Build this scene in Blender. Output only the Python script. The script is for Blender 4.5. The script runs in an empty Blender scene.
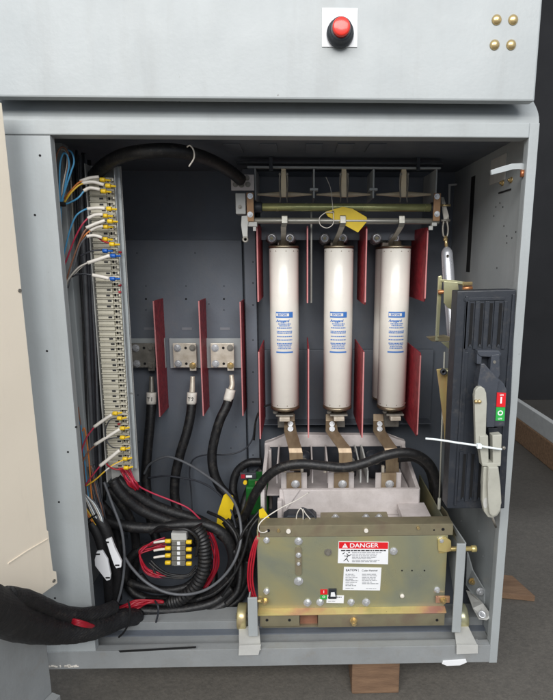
import bpy, bmesh, math, random
from mathutils import Vector, Matrix
random.seed(7)
S = bpy.context.scene
COL = S.collection
# ------------------------------------------------------------------ camera
FX = 500.0; CX, CY = 311.5, 350.0        # the photograph is cropped off centre: lens shift below
CAM = Vector((0.0, -0.884, 0.92))
yc = Vector((-11.5, 93.0, -500.0)).normalized()
xc = Vector((22000.0, 65.0, -500.0)); xc = (xc - yc*xc.dot(yc)).normalized()
zc = xc.cross(yc).normalized()
R = Matrix((xc, yc, zc))            # rows: world axes in camera space -> world_from_cam
def ray(px, py):
    return R @ Vector(((px-CX)/FX, -(py-CY)/FX, -1.0))
def P(px, py, Y):
    d = ray(px, py); return CAM + d*((Y-CAM.y)/d.y)
def PZ(px, py, z):
    d = ray(px, py); return CAM + d*((z-CAM.z)/d.z)
def PX(px, py, X):
    d = ray(px, py); return CAM + d*((X-CAM.x)/d.x)
cd = bpy.data.cameras.new('camera'); cam = bpy.data.objects.new('camera', cd); COL.objects.link(cam)
cam.matrix_world = Matrix.Translation(CAM) @ R.to_4x4()
cd.sensor_fit = 'VERTICAL'; cd.sensor_height = 24.0; cd.lens = FX/700.0*24.0; cd.shift_x = (276.5-CX)/700.0
cd.clip_start = 0.02; cd.clip_end = 200
S.camera = cam
# ------------------------------------------------------------------ materials
def lin(c):
    return tuple((v/255/12.92 if v/255 <= .04045 else ((v/255+.055)/1.055)**2.4) for v in c)
MATS = {}
def mat(name, rgb, rough=.5, metal=0., var=.12, scale=18., bump=0., bscale=300., rgb2=None, rvar=.12, spec=.5, coat=0., trans=0., dust=0.):
    if name in MATS: return MATS[name]
    m = bpy.data.materials.new(name); m.use_nodes = True
    nt = m.node_tree; N = nt.nodes; L = nt.links
    b = N['Principled BSDF']
    c1 = lin(rgb); c2 = lin(rgb2) if rgb2 else tuple(v*(1-var) for v in c1)
    c1b = c1 if rgb2 else tuple(min(1, v*(1+var)) for v in c1)
    tc = N.new('ShaderNodeTexCoord')
    n = N.new('ShaderNodeTexNoise'); n.inputs['Scale'].default_value = scale; n.inputs['Detail'].default_value = 6; n.inputs['Roughness'].default_value = .62
    L.new(tc.outputs['Object'], n.inputs['Vector'])
    r = N.new('ShaderNodeValToRGB'); r.color_ramp.elements[0].position = .32; r.color_ramp.elements[1].position = .68
    r.color_ramp.elements[0].color = (*c2, 1); r.color_ramp.elements[1].color = (*c1b, 1)
    L.new(n.outputs['Fac'], r.inputs['Fac'])
    out = r.outputs['Color']
    if dust > 0:
        n3 = N.new('ShaderNodeTexNoise'); n3.inputs['Scale'].default_value = scale*2.7; n3.inputs['Detail'].default_value = 9; n3.inputs['Roughness'].default_value = .75
        L.new(tc.outputs['Object'], n3.inputs['Vector'])
        r3 = N.new('ShaderNodeValToRGB'); r3.color_ramp.elements[0].position = .52; r3.color_ramp.elements[1].position = .8
        r3.color_ramp.elements[0].color = (0, 0, 0, 1); r3.color_ramp.elements[1].color = (dust, dust, dust, 1)
        L.new(n3.outputs['Fac'], r3.inputs['Fac'])
        mx = N.new('ShaderNodeMix'); mx.data_type = 'RGBA'
        L.new(r3.outputs['Color'], mx.inputs[0]); L.new(out, mx.inputs[6]); mx.inputs[7].default_value = (.22, .19, .155, 1)
        out = mx.outputs[2]
    L.new(out, b.inputs['Base Color'])
    b.inputs['Metallic'].default_value = metal
    b.inputs['Specular IOR Level'].default_value = spec
    b.inputs['Coat Weight'].default_value = coat
    b.inputs['Transmission Weight'].default_value = trans
    mr = N.new('ShaderNodeMapRange'); mr.inputs['To Min'].default_value = max(0, rough-rvar); mr.inputs['To Max'].default_value = min(1, rough+rvar)
    n2 = N.new('ShaderNodeTexNoise'); n2.inputs['Scale'].default_value = scale*3; n2.inputs['Detail'].default_value = 4
    L.new(tc.outputs['Object'], n2.inputs['Vector']); L.new(n2.outputs['Fac'], mr.inputs['Value']); L.new(mr.outputs['Result'], b.inputs['Roughness'])
    if bump > 0:
        nb = N.new('ShaderNodeTexNoise'); nb.inputs['Scale'].default_value = bscale; nb.inputs['Detail'].default_value = 3
        L.new(tc.outputs['Object'], nb.inputs['Vector'])
        bp = N.new('ShaderNodeBump'); bp.inputs['Strength'].default_value = bump; bp.inputs['Distance'].default_value = .002
        L.new(nb.outputs['Fac'], bp.inputs['Height']); L.new(bp.outputs['Normal'], b.inputs['Normal'])
    MATS[name] = m; return m

M = dict(
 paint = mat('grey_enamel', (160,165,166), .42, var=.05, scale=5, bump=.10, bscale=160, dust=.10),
 paint_shaded = mat('grey_enamel_dusty_shaded', (96,102,111), .5, var=.10, scale=7, bump=.1, bscale=160, dust=.22),  # same cabinet enamel, dustier, with the bay's inner shade darkened into its colour
 paint_s = mat('grey_enamel_sill', (140,143,144), .5, var=.10, scale=9, bump=.12, bscale=160, dust=.55),
 cream = mat('cream_enamel', (250,238,218), .4, var=.03, scale=4, bump=.05, bscale=200),
 hole = mat('hole_dark', (10,10,12), .9, var=.0),
 black = mat('black_plastic', (40,44,51), .46, var=.10, bump=.08, bscale=600, dust=.20, scale=20),
 linkb = mat('brown_bronze', (158,124,88), .4, .4, scale=30, rgb2=(132,98,70)),
 tube = mat('galvanised_tube', (196,198,204), .3, .6, var=.06, scale=14),
 rubber = mat('black_rubber', (22,22,24), .5, var=.3, scale=30, bump=.25, bscale=260, dust=.30),
 tape = mat('black_tape', (22,22,24), .6, var=.3, scale=60, bump=.3, bscale=300, dust=.1),
 fuse = mat('fuse_glass_fibre', (228,224,215), .33, var=.03, scale=9, bump=.05, bscale=60, coat=.2, dust=.14),
 cap = mat('fuse_cap_metal', (150,138,118), .38, .85, var=.22, scale=30),
 blue = mat('blue_print', (62,118,192), .5, var=.06),
 ink = mat('black_ink', (38,38,42), .6, var=.05),
 inkg = mat('grey_ink', (120,122,128), .6, var=.05),
 white = mat('white_print', (235,236,238), .45, var=.03),
 sleeve = mat('white_sleeve', (222,216,206), .45, var=.08, scale=60),
 red_b = mat('red_fibreglass', (170,50,60), .5, var=.14, scale=60, bump=.25, bscale=260, rgb2=(120,28,40), dust=.22),
 red_e = mat('red_fibreglass_cut_edge', (198,128,128), .7, var=.12, scale=40),
 zinc = mat('yellow_chromate', (190,182,130), .30, .55, scale=6, rgb2=(156,164,138), rvar=.1, bump=.06, bscale=220),
 zincp = mat('yellow_chromate_pink', (206,180,124), .32, .5, scale=22, rgb2=(194,138,118), rvar=.1),
 zincd = mat('brown_zinc', (136,126,104), .42, .5, scale=16, rgb2=(104,94,80), rvar=.12, dust=.3),
 steel = mat('plated_steel', (205,206,208), .28, .55, var=.15, scale=40),
 steeld = mat('dull_steel', (140,136,128), .45, .5, var=.25, scale=35, dust=.2),
 bronze = mat('tarnished_bus_bar', (162,144,118), .36, .35, scale=14, rgb2=(128,108,86), rvar=.12),
 copper = mat('copper', (200,146,100), .32, .6, scale=20, rgb2=(168,100,66)),
 brass = mat('brass', (204,180,130), .28, .75, var=.12, scale=30),
 tin = mat('tinned_copper', (224,216,202), .36, .25, scale=40, rgb2=(188,176,158)),
 mould = mat('grey_moulding', (206,198,196), .5, scale=24, rgb2=(184,176,173), bump=.2, bscale=260, dust=.22),
 ltgrey = mat('light_grey_plastic', (188,188,184), .5, var=.06, scale=30, dust=.14),
 beige = mat('terminal_beige', (204,199,182), .45, var=.08, scale=60, dust=.16),
 beige_g = mat('silver_grey_bar', (150,148,140), .38, .6, var=.10, scale=25),
 lever = mat('lever_grey', (172,171,160), .42, var=.07, scale=25, dust=.3),
 redp = mat('red_plastic', (222,52,38), .32, var=.05, coat=.3),
 redl = mat('red_label', (216,30,38), .42, var=.03),
 greenl = mat('green_label', (48,168,74), .42, var=.03),
 greenp = mat('green_casting', (20,98,34), .5, var=.2, scale=30, bump=.2),
 yellow = mat('yellow_tag', (224,192,30), .5, var=.08, scale=30),
 ylw = mat('yellow_crimp', (226,188,36), .4, var=.06),
 blc = mat('blue_crimp', (30,92,176), .4, var=.06),
 w_red = mat('red_wire', (160,22,40), .4, var=.12, scale=60),
 w_pink = mat('pink_wire', (180,52,76), .4, var=.12, scale=60),
 w_blue = mat('blue_wire', (78,150,192), .4, var=.1, scale=60),
 w_brown = mat('brown_wire', (140,98,78), .45, var=.1, scale=60),
 w_orange = mat('orange_wire', (216,128,58), .42, var=.1, scale=60),
 w_yellow = mat('yellow_wire', (222,180,52), .42, var=.1, scale=60),
 w_white = mat('white_wire', (206,200,190), .45, var=.1, scale=60),
 w_grey = mat('grey_wire', (92,94,98), .45, var=.15, scale=60),
 w_dgrey = mat('dark_grey_wire', (52,54,60), .5, var=.2, scale=60),
 tie = mat('white_nylon', (232,240,242), .35, var=.03),
 olive = mat('olive_shaft', (172,172,120), .24, .45, scale=16, rgb2=(120,126,86)),
 ply = mat('plywood', (134,106,82), .8, scale=12, rgb2=(104,80,62), bump=.3, bscale=90),
 housing = mat('dusty_black_housing', (62,66,74), .42, var=.1, scale=14, bump=.1, bscale=400, dust=.5),
 braid = mat('braided_sleeve', (30,30,32), .6, var=.3, scale=30, bump=.3, bscale=200, dust=.25),
 jaw = mat('beige_jaw', (226,210,180), .45, var=.08, scale=30, dust=.1),
 wood = mat('timber', (150,118,88), .8, scale=9, rgb2=(112,86,64), bump=.4, bscale=90),
 concrete = mat('concrete_floor', (108,104,98), .8, scale=2.2, rgb2=(96,92,86), bump=.5, bscale=140, dust=.12),
 dark = mat('dark_wall', (34,34,36), .8, var=.2, scale=2),
)
# wood grain & concrete grit need a little more than the shared recipe
def grain(m, s):
    nt = m.node_tree
    for n in nt.nodes:
        if n.type == 'TEX_NOISE':
            mp = nt.nodes.new('ShaderNodeMapping'); mp.inputs['Scale'].default_value = s
            src = [l for l in nt.links if l.to_node == n and l.to_socket.name == 'Vector'][0]
            fs = src.from_socket; nt.links.remove(src)
            nt.links.new(fs, mp.inputs['Vector']); nt.links.new(mp.outputs['Vector'], n.inputs['Vector'])
grain(M['wood'], (1, 9, 9)); grain(M['ply'], (1, 7, 7)); grain(M['bronze'], (3, 1, 1))
def irid(m, stops, scale, stretch=(1,1,1)):
    nt = m.node_tree
    r = [n for n in nt.nodes if n.type == 'VALTORGB'][0]
    cr_ = r.color_ramp
    while len(cr_.elements) > 2: cr_.elements.remove(cr_.elements[-1])
    cr_.elements[0].position = stops[0][0]; cr_.elements[0].color = (*lin(stops[0][1]), 1)
    cr_.elements[1].position = stops[-1][0]; cr_.elements[1].color = (*lin(stops[-1][1]), 1)
    for p_, c_ in stops[1:-1]:
        e = cr_.elements.new(p_); e.color = (*lin(c_), 1)
    n = [l.from_node for l in nt.links if l.to_node == r][0]
    n.inputs['Scale'].default_value = scale; n.inputs['Detail'].default_value = 5; n.inputs['Roughness'].default_value = .55; n.inputs['Distortion'].default_value = .6
irid(M['zinc'], [(.30,(146,152,142)),(.42,(164,166,142)),(.52,(180,176,138)),(.60,(190,178,132)),(.68,(194,160,134)),(.8,(168,166,148))], 4.0)
irid(M['zincp'], [(.3,(176,166,112)),(.45,(214,196,132)),(.6,(212,168,128)),(.72,(190,140,124))], 9)
irid(M['zincd'], [(.3,(132,126,106)),(.5,(152,144,118)),(.7,(140,124,106))], 12)
def braid(m):
    nt = m.node_tree; N = nt.nodes; L = nt.links; b = N['Principled BSDF']
    tc = [n for n in N if n.type == 'TEX_COORD'][0]; old = [l.from_socket for l in L if l.to_node == b and l.to_socket.name == 'Normal'][0]
    prev = old
    for rot in (.7, -.7):
        mp = N.new('ShaderNodeMapping'); mp.inputs['Rotation'].default_value = (0, rot, .3); L.new(tc.outputs['Object'], mp.inputs['Vector'])
        w = N.new('ShaderNodeTexWave'); w.inputs['Scale'].default_value = 90; w.inputs['Distortion'].default_value = 1.2; L.new(mp.outputs['Vector'], w.inputs['Vector'])
        bp = N.new('ShaderNodeBump'); bp.inputs['Strength'].default_value = .22; bp.inputs['Distance'].default_value = .0015
        L.new(w.outputs['Fac'], bp.inputs['Height']); L.new(prev, bp.inputs['Normal']); prev = bp.outputs['Normal']
    L.new(prev, b.inputs['Normal'])
braid(M['braid'])
# gentle panel waviness, fine scratches and chips on the painted steel
def wear(m, amount=.5, chip=.0):
    nt = m.node_tree; N = nt.nodes; L = nt.links; b = N['Principled BSDF']
    tc = [n for n in N if n.type == 'TEX_COORD'][0]
    old = [l.from_socket for l in L if l.to_node == b and l.to_socket.name == 'Normal'][0]
    w = N.new('ShaderNodeTexNoise'); w.inputs['Scale'].default_value = 4.5; w.inputs['Detail'].default_value = 1
    L.new(tc.outputs['Object'], w.inputs['Vector'])
    bp = N.new('ShaderNodeBump'); bp.inputs['Strength'].default_value = amount; bp.inputs['Distance'].default_value = .02
    L.new(w.outputs['Fac'], bp.inputs['Height']); L.new(old, bp.inputs['Normal']); L.new(bp.outputs['Normal'], b.inputs['Normal'])
    src = [l.from_socket for l in L if l.to_node == b and l.to_socket.name == 'Base Color'][0]
    # grime streaks
    mp = N.new('ShaderNodeMapping'); mp.inputs['Scale'].default_value = (9, 9, 1.3); L.new(tc.outputs['Object'], mp.inputs['Vector'])
    g1 = N.new('ShaderNodeTexNoise'); g1.inputs['Scale'].default_value = 1.6; g1.inputs['Detail'].default_value = 8; g1.inputs['Roughness'].default_value = .7; L.new(mp.outputs['Vector'], g1.inputs['Vector'])
    r = N.new('ShaderNodeValToRGB'); r.color_ramp.elements[0].position = .5; r.color_ramp.elements[1].position = .85
    r.color_ramp.elements[0].color = (0,0,0,1); r.color_ramp.elements[1].color = (.28,.28,.28,1); L.new(g1.outputs['Fac'], r.inputs['Fac'])
    mx = N.new('ShaderNodeMix'); mx.data_type = 'RGBA'; L.new(r.outputs['Color'], mx.inputs[0]); L.new(src, mx.inputs[6]); mx.inputs[7].default_value = (.17, .16, .145, 1)
    # small chips
    v = N.new('ShaderNodeTexNoise'); v.inputs['Scale'].default_value = 46; v.inputs['Detail'].default_value = 3; L.new(tc.outputs['Object'], v.inputs['Vector'])
    r2 = N.new('ShaderNodeValToRGB'); r2.color_ramp.elements[0].position = .755; r2.color_ramp.elements[1].position = .775
    r2.color_ramp.elements[0].color = (0,0,0,1); r2.color_ramp.elements[1].color = (.6,.6,.6,1); L.new(v.outputs['Fac'], r2.inputs['Fac'])
    m2 = N.new('ShaderNodeMix'); m2.data_type = 'RGBA'; L.new(r2.outputs['Color'], m2.inputs[0]); L.new(mx.outputs[2], m2.inputs[6]); m2.inputs[7].default_value = (.10, .085, .07, 1)
    L.new(m2.outputs[2], b.inputs['Base Color'])
wear(M['paint'], .10); wear(M['paint_shaded'], .12); wear(M['paint_s'], .14); wear(M['cream'], .06)
# speckled, cracked concrete
def grit(m):
    nt = m.node_tree; N = nt.nodes; L = nt.links; b = N['Principled BSDF']
    tc = [n for n in N if n.type == 'TEX_COORD'][0]
    src = [l.from_socket for l in L if l.to_node == b and l.to_socket.name == 'Base Color'][0]
    f = N.new('ShaderNodeTexNoise'); f.inputs['Scale'].default_value = 90; f.inputs['Detail'].default_value = 12; f.inputs['Roughness'].default_value = .85; L.new(tc.outputs['Object'], f.inputs['Vector'])
    r = N.new('ShaderNodeValToRGB'); r.color_ramp.elements[0].position = .40; r.color_ramp.elements[1].position = .66
    r.color_ramp.elements[0].color = (.62,.62,.62,1); r.color_ramp.elements[1].color = (1.12,1.10,1.07,1); L.new(f.outputs['Fac'], r.inputs['Fac'])
    mx = N.new('ShaderNodeMix'); mx.data_type = 'RGBA'; mx.blend_type = 'MULTIPLY'; mx.inputs[0].default_value = .8; L.new(src, mx.inputs[6]); L.new(r.outputs['Color'], mx.inputs[7])
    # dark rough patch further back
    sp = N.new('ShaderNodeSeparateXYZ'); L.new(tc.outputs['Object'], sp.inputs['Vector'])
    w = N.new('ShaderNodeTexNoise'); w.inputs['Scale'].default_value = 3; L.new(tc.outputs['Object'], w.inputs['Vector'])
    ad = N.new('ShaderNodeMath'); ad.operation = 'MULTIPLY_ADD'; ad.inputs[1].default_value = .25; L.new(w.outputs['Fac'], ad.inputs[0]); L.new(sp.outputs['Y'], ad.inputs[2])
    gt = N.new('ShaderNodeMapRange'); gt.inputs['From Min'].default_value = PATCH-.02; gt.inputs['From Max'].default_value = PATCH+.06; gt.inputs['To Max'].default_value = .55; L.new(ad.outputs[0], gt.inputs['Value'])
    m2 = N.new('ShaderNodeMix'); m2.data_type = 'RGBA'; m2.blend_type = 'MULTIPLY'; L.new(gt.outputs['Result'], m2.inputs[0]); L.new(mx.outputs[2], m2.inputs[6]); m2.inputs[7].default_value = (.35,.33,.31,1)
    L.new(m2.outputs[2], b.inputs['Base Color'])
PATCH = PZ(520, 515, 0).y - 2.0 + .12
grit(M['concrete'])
# ------------------------------------------------------------------ mesh builder
ORG = {}
def cr(pts, n=8):
    pts = [Vector(p) for p in pts]
    if len(pts) < 3:
        return [pts[0].lerp(pts[-1], i/4) for i in range(5)]
    out = []
    q = [pts[0]*2-pts[1]] + pts + [pts[-1]*2-pts[-2]]
    for i in range(1, len(q)-2):
        a, b, c, d = q[i-1], q[i], q[i+1], q[i+2]
        for k in range(n):
            t = k/n
            out.append(.5*((2*b)+(c-a)*t+(2*a-5*b+4*c-d)*t*t+(3*b-a-3*c+d)*t**3))
    out.append(pts[-1]); return out
class MB:
    def __init__(s): s.bm = bmesh.new(); s.mats = []; s.sm = False
    def mi(s, m):
        if m not in s.mats: s.mats.append(m)
        return s.mats.index(m)
    def _f(s, before, m):
        if m is None: return
        k = s.mi(m)
        for f in s.bm.faces:
            if f.index == -1 or f not in before: pass
    def hexa(s, v8, bev=0., m=0, seg=2):
        t = bmesh.new()
        vs = [t.verts.new(v) for v in v8]
        for f in ((0,3,2,1),(4,5,6,7),(0,1,5,4),(1,2,6,5),(2,3,7,6),(3,0,4,7)):
            t.faces.new([vs[i] for i in f])
        s._merge(t, bev, m, seg); return s
    def _merge(s, t, bev, m, seg=2):
        if bev > 0:
            bmesh.ops.bevel(t, geom=[e for e in t.edges], offset=bev, segments=seg, profile=.6, affect='EDGES', clamp_overlap=True)
        bmesh.ops.recalc_face_normals(t, faces=t.faces[:])
        mp = {v: s.bm.verts.new(v.co) for v in t.verts}
        for f in t.faces:
            try:
                g = s.bm.faces.new([mp[v] for v in f.verts]); g.material_index = m; g.smooth = f.smooth
            except ValueError: pass
        t.free()
    def box(s, x0, x1, y0, y1, z0, z1, bev=.001, m=0):
        x0, x1 = sorted((x0, x1)); y0, y1 = sorted((y0, y1)); z0, z1 = sorted((z0, z1))
        bev = min(bev, .3*min(x1-x0, y1-y0, z1-z0))
        return s.hexa([(x0,y0,z0),(x1,y0,z0),(x1,y1,z0),(x0,y1,z0),(x0,y0,z1),(x1,y0,z1),(x1,y1,z1),(x0,y1,z1)], bev, m)
    def pbox(s, px0, py0, px1, py1, Y0, Y1, bev=.001, m=0):
        xm, ym = (px0+px1)/2, (py0+py1)/2
        return s.box(P(px0,ym,Y0).x, P(px1,ym,Y0).x, Y0, Y1, P(xm,py0,Y0).z, P(xm,py1,Y0).z, bev, m)
    def prism(s, pts, vec, bev=0., m=0, seg=2):
        t = bmesh.new(); vec = Vector(vec); n = len(pts)
        a = [t.verts.new(Vector(p)) for p in pts]; b = [t.verts.new(Vector(p)+vec) for p in pts]
        t.faces.new(a); t.faces.new(b[::-1])
        for i in range(n): t.faces.new((a[i], b[i], b[(i+1)%n], a[(i+1)%n]))
        s._merge(t, bev, m, seg); return s
    def pprism(s, pp, Y, dY, bev=0., m=0):          # outline on the vertical plane at depth Y
        return s.prism([P(x, y, Y) for x, y in pp], (0, dY, 0), bev, m)
    def cyl(s, p0, p1, r, r2=None, seg=24, m=0, bev=0.):
        p0, p1 = Vector(p0), Vector(p1); r2 = r if r2 is None else r2
        d = (p1-p0).normalized(); u = d.orthogonal().normalized(); w = d.cross(u)
        t = bmesh.new(); A = []; B = []
        prof = [(0, r, p0), (0, r2, p1)]
        rings = []
        if bev > 0:
            L = [(p0, r-bev), (p0+d*bev, r), (p1-d*bev, r2), (p1, r2-bev)]
        else: L = [(p0, r), (p1, r2)]
        for c, rr in L:
            rings.append([t.verts.new(c+(u*math.cos(a)+w*math.sin(a))*rr) for a in [2*math.pi*i/seg for i in range(seg)]])
        for A, B in zip(rings, rings[1:]):
            for i in range(seg):
                f = t.faces.new((A[i], A[(i+1)%seg], B[(i+1)%seg], B[i])); f.smooth = seg > 8
        t.faces.new(rings[0][::-1]); t.faces.new(rings[-1])
        s._merge(t, 0, m); return s
    def tube(s, pts, r, seg=12, m=0, n=8, r_fn=None, smooth=True):
        pts = cr(pts, n) if smooth else [Vector(p) for p in pts]
        t = bmesh.new(); prev = None; rings = []
        for i, p in enumerate(pts):
            d = (pts[min(i+1, len(pts)-1)]-pts[max(i-1, 0)])
            if d.length < 1e-9: d = Vector((0,0,1))
            d.normalize()
            u = d.orthogonal().normalized() if prev is None else (prev-d*prev.dot(d)).normalized()
            prev = u; w = d.cross(u)
            rr = r if r_fn is None else r*r_fn(i, i/(len(pts)-1))
            rings.append([t.verts.new(p+(u*math.cos(a)+w*math.sin(a))*rr) for a in [2*math.pi*k/seg for k in range(seg)]])
        for A, B in zip(rings, rings[1:]):
            for k in range(seg):
                f = t.faces.new((A[k], A[(k+1)%seg], B[(k+1)%seg], B[k])); f.smooth = True
        t.faces.new(rings[0][::-1]); t.faces.new(rings[-1]); s._merge(t, 0, m); return s
    def ptube(s, pts, r, **k): return s.tube([P(*p) for p in pts], r, **k)
    def lathe(s, c, axis, prof, seg=28, m=0):        # prof: (along, radius)
        c = Vector(c); d = Vector(axis).normalized(); u = d.orthogonal().normalized(); w = d.cross(u)
        t = bmesh.new(); rings = []
        for h, rr in prof:
            rings.append([t.verts.new(c+d*h+(u*math.cos(a)+w*math.sin(a))*max(rr, 1e-5)) for a in [2*math.pi*i/seg for i in range(seg)]])
        for A, B in zip(rings, rings[1:]):
            for i in range(seg):
                f = t.faces.new((A[i], A[(i+1)%seg], B[(i+1)%seg], B[i])); f.smooth = True
        t.faces.new(rings[0][::-1]); t.faces.new(rings[-1]); s._merge(t, 0, m); return s
    def bolt(s, c, r=.005, h=.004, axis=(0,-1,0), m=0, washer=True):
        c = Vector(c); a = Vector(axis).normalized()
        if washer: s.cyl(c, c+a*.0012, r*1.45, seg=20, m=m)
        s.cyl(c+a*.0010, c+a*(h+.001), r, seg=6, m=m)
        s.cyl(c+a*(h+.0008), c+a*(h+.003), r*.55, seg=12, m=m); return s
    def ring(s, c, r_out, r_in, axis, h, seg=24, m=0):
        return s.lathe(c, axis, [(0, r_in), (0, r_out), (h, r_out), (h, r_in), (0, r_in)], seg, m)
    def text(s, body, size, fn, m=0, bold=0., align='CENTER', sx=1.):
        cu = bpy.data.curves.new('t', 'FONT'); cu.body = body; cu.size = size; cu.align_x = align; cu.align_y = 'CENTER'; cu.offset = bold; cu.resolution_u = 3
        o = bpy.data.objects.new('t', cu); COL.objects.link(o)
        dg = bpy.context.evaluated_depsgraph_get(); me = bpy.data.meshes.new_from_object(o.evaluated_get(dg))
        vs = [s.bm.verts.new(fn(v.co.x*sx, v.co.y)) for v in me.vertices]
        for p in me.polygons:
            try: f = s.bm.faces.new([vs[i] for i in p.vertices]); f.material_index = m
            except ValueError: pass
        bpy.data.objects.remove(o); bpy.data.curves.remove(cu); bpy.data.meshes.remove(me); return s
    def build(s, name, m, parent=None, org=None):
        ms = m if isinstance(m, (list, tuple)) else [m]
        me = bpy.data.meshes.new(name)
        if parent is not None: org = ORG[parent]
        elif org is None:
            cs = [v.co for v in s.bm.verts]
            org = Vector(((min(c.x for c in cs)+max(c.x for c in cs))/2, (min(c.y for c in cs)+max(c.y for c in cs))/2, min(c.z for c in cs)))
        org = Vector(org)
        for v in s.bm.verts: v.co -= org
        s.bm.to_mesh(me); s.bm.free()
        for x in ms: me.materials.append(M[x] if isinstance(x, str) else x)
        o = bpy.data.objects.new(name, me); COL.objects.link(o)
        ORG[o] = org
        if parent is not None: o.parent = parent
        else: o.location = org
        return o
def tag(o, label=None, cat=None, group=None, kind=None):
    if label: o['label'] = label
    if cat: o['category'] = cat
    if group: o['group'] = group
    if kind: o['kind'] = kind
    return o
def thing(name, label, cat, loc, group=None):
    o = bpy.data.objects.new(name, None); COL.objects.link(o); o.location = loc; o.empty_display_size = .02
    ORG[o] = Vector(loc); return tag(o, label, cat, group)
def kids(o): return [c for c in COL.objects if c.parent == o]
def dup(root, loc, label=None, group=None):
    r = root.copy(); COL.objects.link(r); r.location = loc; ORG[r] = Vector(loc)
    if label: r['label'] = label
    if group: r['group'] = group
    for ch in kids(root):
        c = ch.copy(); COL.objects.link(c); c.parent = r; ORG[c] = Vector(loc)
        for g in kids(ch):
            d = g.copy(); COL.objects.link(d); d.parent = c
    return r
# ------------------------------------------------------------------ main dimensions
XL = P(45, 668, 0).x;  XR = P(497, 662, 0).x
ZB = P(270, 665, 0).z                                # underside of the sill
ZS = P(270, 648, 0).z                                # top of the sill's front face
ZH0 = P(276, 136.3, 0).z; ZH1 = P(276, 121, 0).z     # header beam
ZC = P(530, 127.5, 0).z                                # ceiling inside
YB = .455                                            # back panel
XFL = P(77, 441, 0).x                                # inner edge of the left flange
XCR = XR - .0165                                     # inner edge of the right column
print('DIMS', XL, XR, ZB, ZS, ZH0, ZH1, ZC, XFL)
def flat(Y):
    return lambda x, y: None
# ------------------------------------------------------------------ setting
g = MB()
n = 60
g.box(-6, 6, -4, 8, -.05, 0, 0)
tag(g.build('floor', 'concrete'), kind='structure')
g = MB(); g.box(-3.6, 3.6, 2.25, 2.35, 0.001, 3.2, 0); tag(g.build('wall', 'dark'), kind='structure')
# ------------------------------------------------------------------ cabinet
cab = thing('switchgear_cabinet', 'open grey painted steel cabinet housing the fuses, cables and contactor', 'cabinet', ((XL+XR)/2, .2, ZB))
# left jamb with return
b = MB(); b.box(XL+.002, XFL, 0, .0025, ZB+.001, ZH0-.001, .0008); b.box(XFL-.0025, XFL, .0025, .013, ZB+.012, ZH0+.01, .0008)
b.box(XFL-.008, XFL, .0132, .0152, ZB+.012, ZH0+.01, .0005)
j = b.build('front_jamb', 'paint', cab)
for (px, py) in ((40,155.5),(35,215),(47,351),(76,427),(59,502),(68,452),(55,598)):
    c = P(px, py, 0); b = MB(); b.cyl(c+Vector((0,-.0006,0)), c+Vector((0,.001,0)), .0019, seg=16); b.build('bolt_hole', 'hole', j)
b = MB(); b.box(XL, XL+.0022, .0026, YB+.02, ZB, ZH1, .0005); b.build('side_wall', 'paint', cab)
# right column + side wall
b = MB(); b.box(XCR, XR, 0, .003, ZB-.004, ZH1, .001)
b.box(XCR, XCR+.003, .003, .018, ZB, ZH0+.01, .0006)
b.build('front_column', 'paint', cab)
XRW = XR-.0025
b = MB(); b.box(XRW, XR, .003, YB+.02, ZB-.004, ZH1, .0006)
sw = b.build('side_wall', 'paint', cab)
tag(sw, 'right side wall with a tall dark slot and small bolt holes')
def on_wall(px, py): return PX(px, py, XRW)
b = MB()
t, u = on_wall(474, 176), on_wall(467.5, 272)
yy = .5*(t.y+u.y)
b.box(XRW-.0006, XRW+.001, yy-.013, yy+.013, u.z, t.z, .0003); b.build('slot', 'hole', sw)
for (px, py) in ((496,207),(500,203),(494,216),(504,226),(507,236),(507,243),(512,238),(516,232),(497,268),(503,207),(487,290),(514,300)):
    c = on_wall(px, py); b = MB(); b.cyl(c-Vector((.0006,0,0)), c+Vector((.001,0,0)), .0016, seg=10); b.build('bolt_hole', 'hole', sw)
for (px, py) in ((447,515),(461,521),(479,531),(474,545),(466,552),(483,556),(470,562),(452,396),(445,405),(449,420)):
    c = on_wall(px, py)
    if c.y > .02: b = MB(); b.cyl(c-Vector((.001,0,0)), c, .0013, seg=8); b.build('rivet', 'steel', sw)
# header, recess and ceiling
b = MB(); b.box(XL, P(529.5,130,0).x, -.001, .03, ZH0, ZH1, .002); b.build('header_beam', 'paint', cab)
b = MB()
zt = P(276, 92, 0).z
prof = []
for i in range(9):
    a = i/8*math.pi/2
    prof.append((.012+.03*(1-math.cos(a)), ZH1+.002+(zt-ZH1)*(i/8)))
pts = [(XL, y, z) for y, z in prof] + [(XL, .09, prof[-1][1]), (XL, .09, ZH1+.002)]
b.prism(pts, (XR+.004-XL, 0, 0)); b.build('cross_member', 'paint', cab)
b = MB(); b.box(XL+.003, XR-.003, .031, YB, ZC, ZC+.003, .0005)
b.box(XL+.02, XR-.01, .06, .075, ZC-.004, ZC-.0005, .0005); b.build('ceiling_plate', 'paint_shaded', cab)
b = MB()
for px in (235, 271, 316, 347, 378): 
    c = PZ(px, 147, ZC-.001); b = MB(); b.box(c.x-.02, c.x+.012, c.y-.03, c.y+.05, ZC-.0025, ZC-.0004, .0003); b.build('ceiling_pad', 'paint_shaded', cab)
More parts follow.
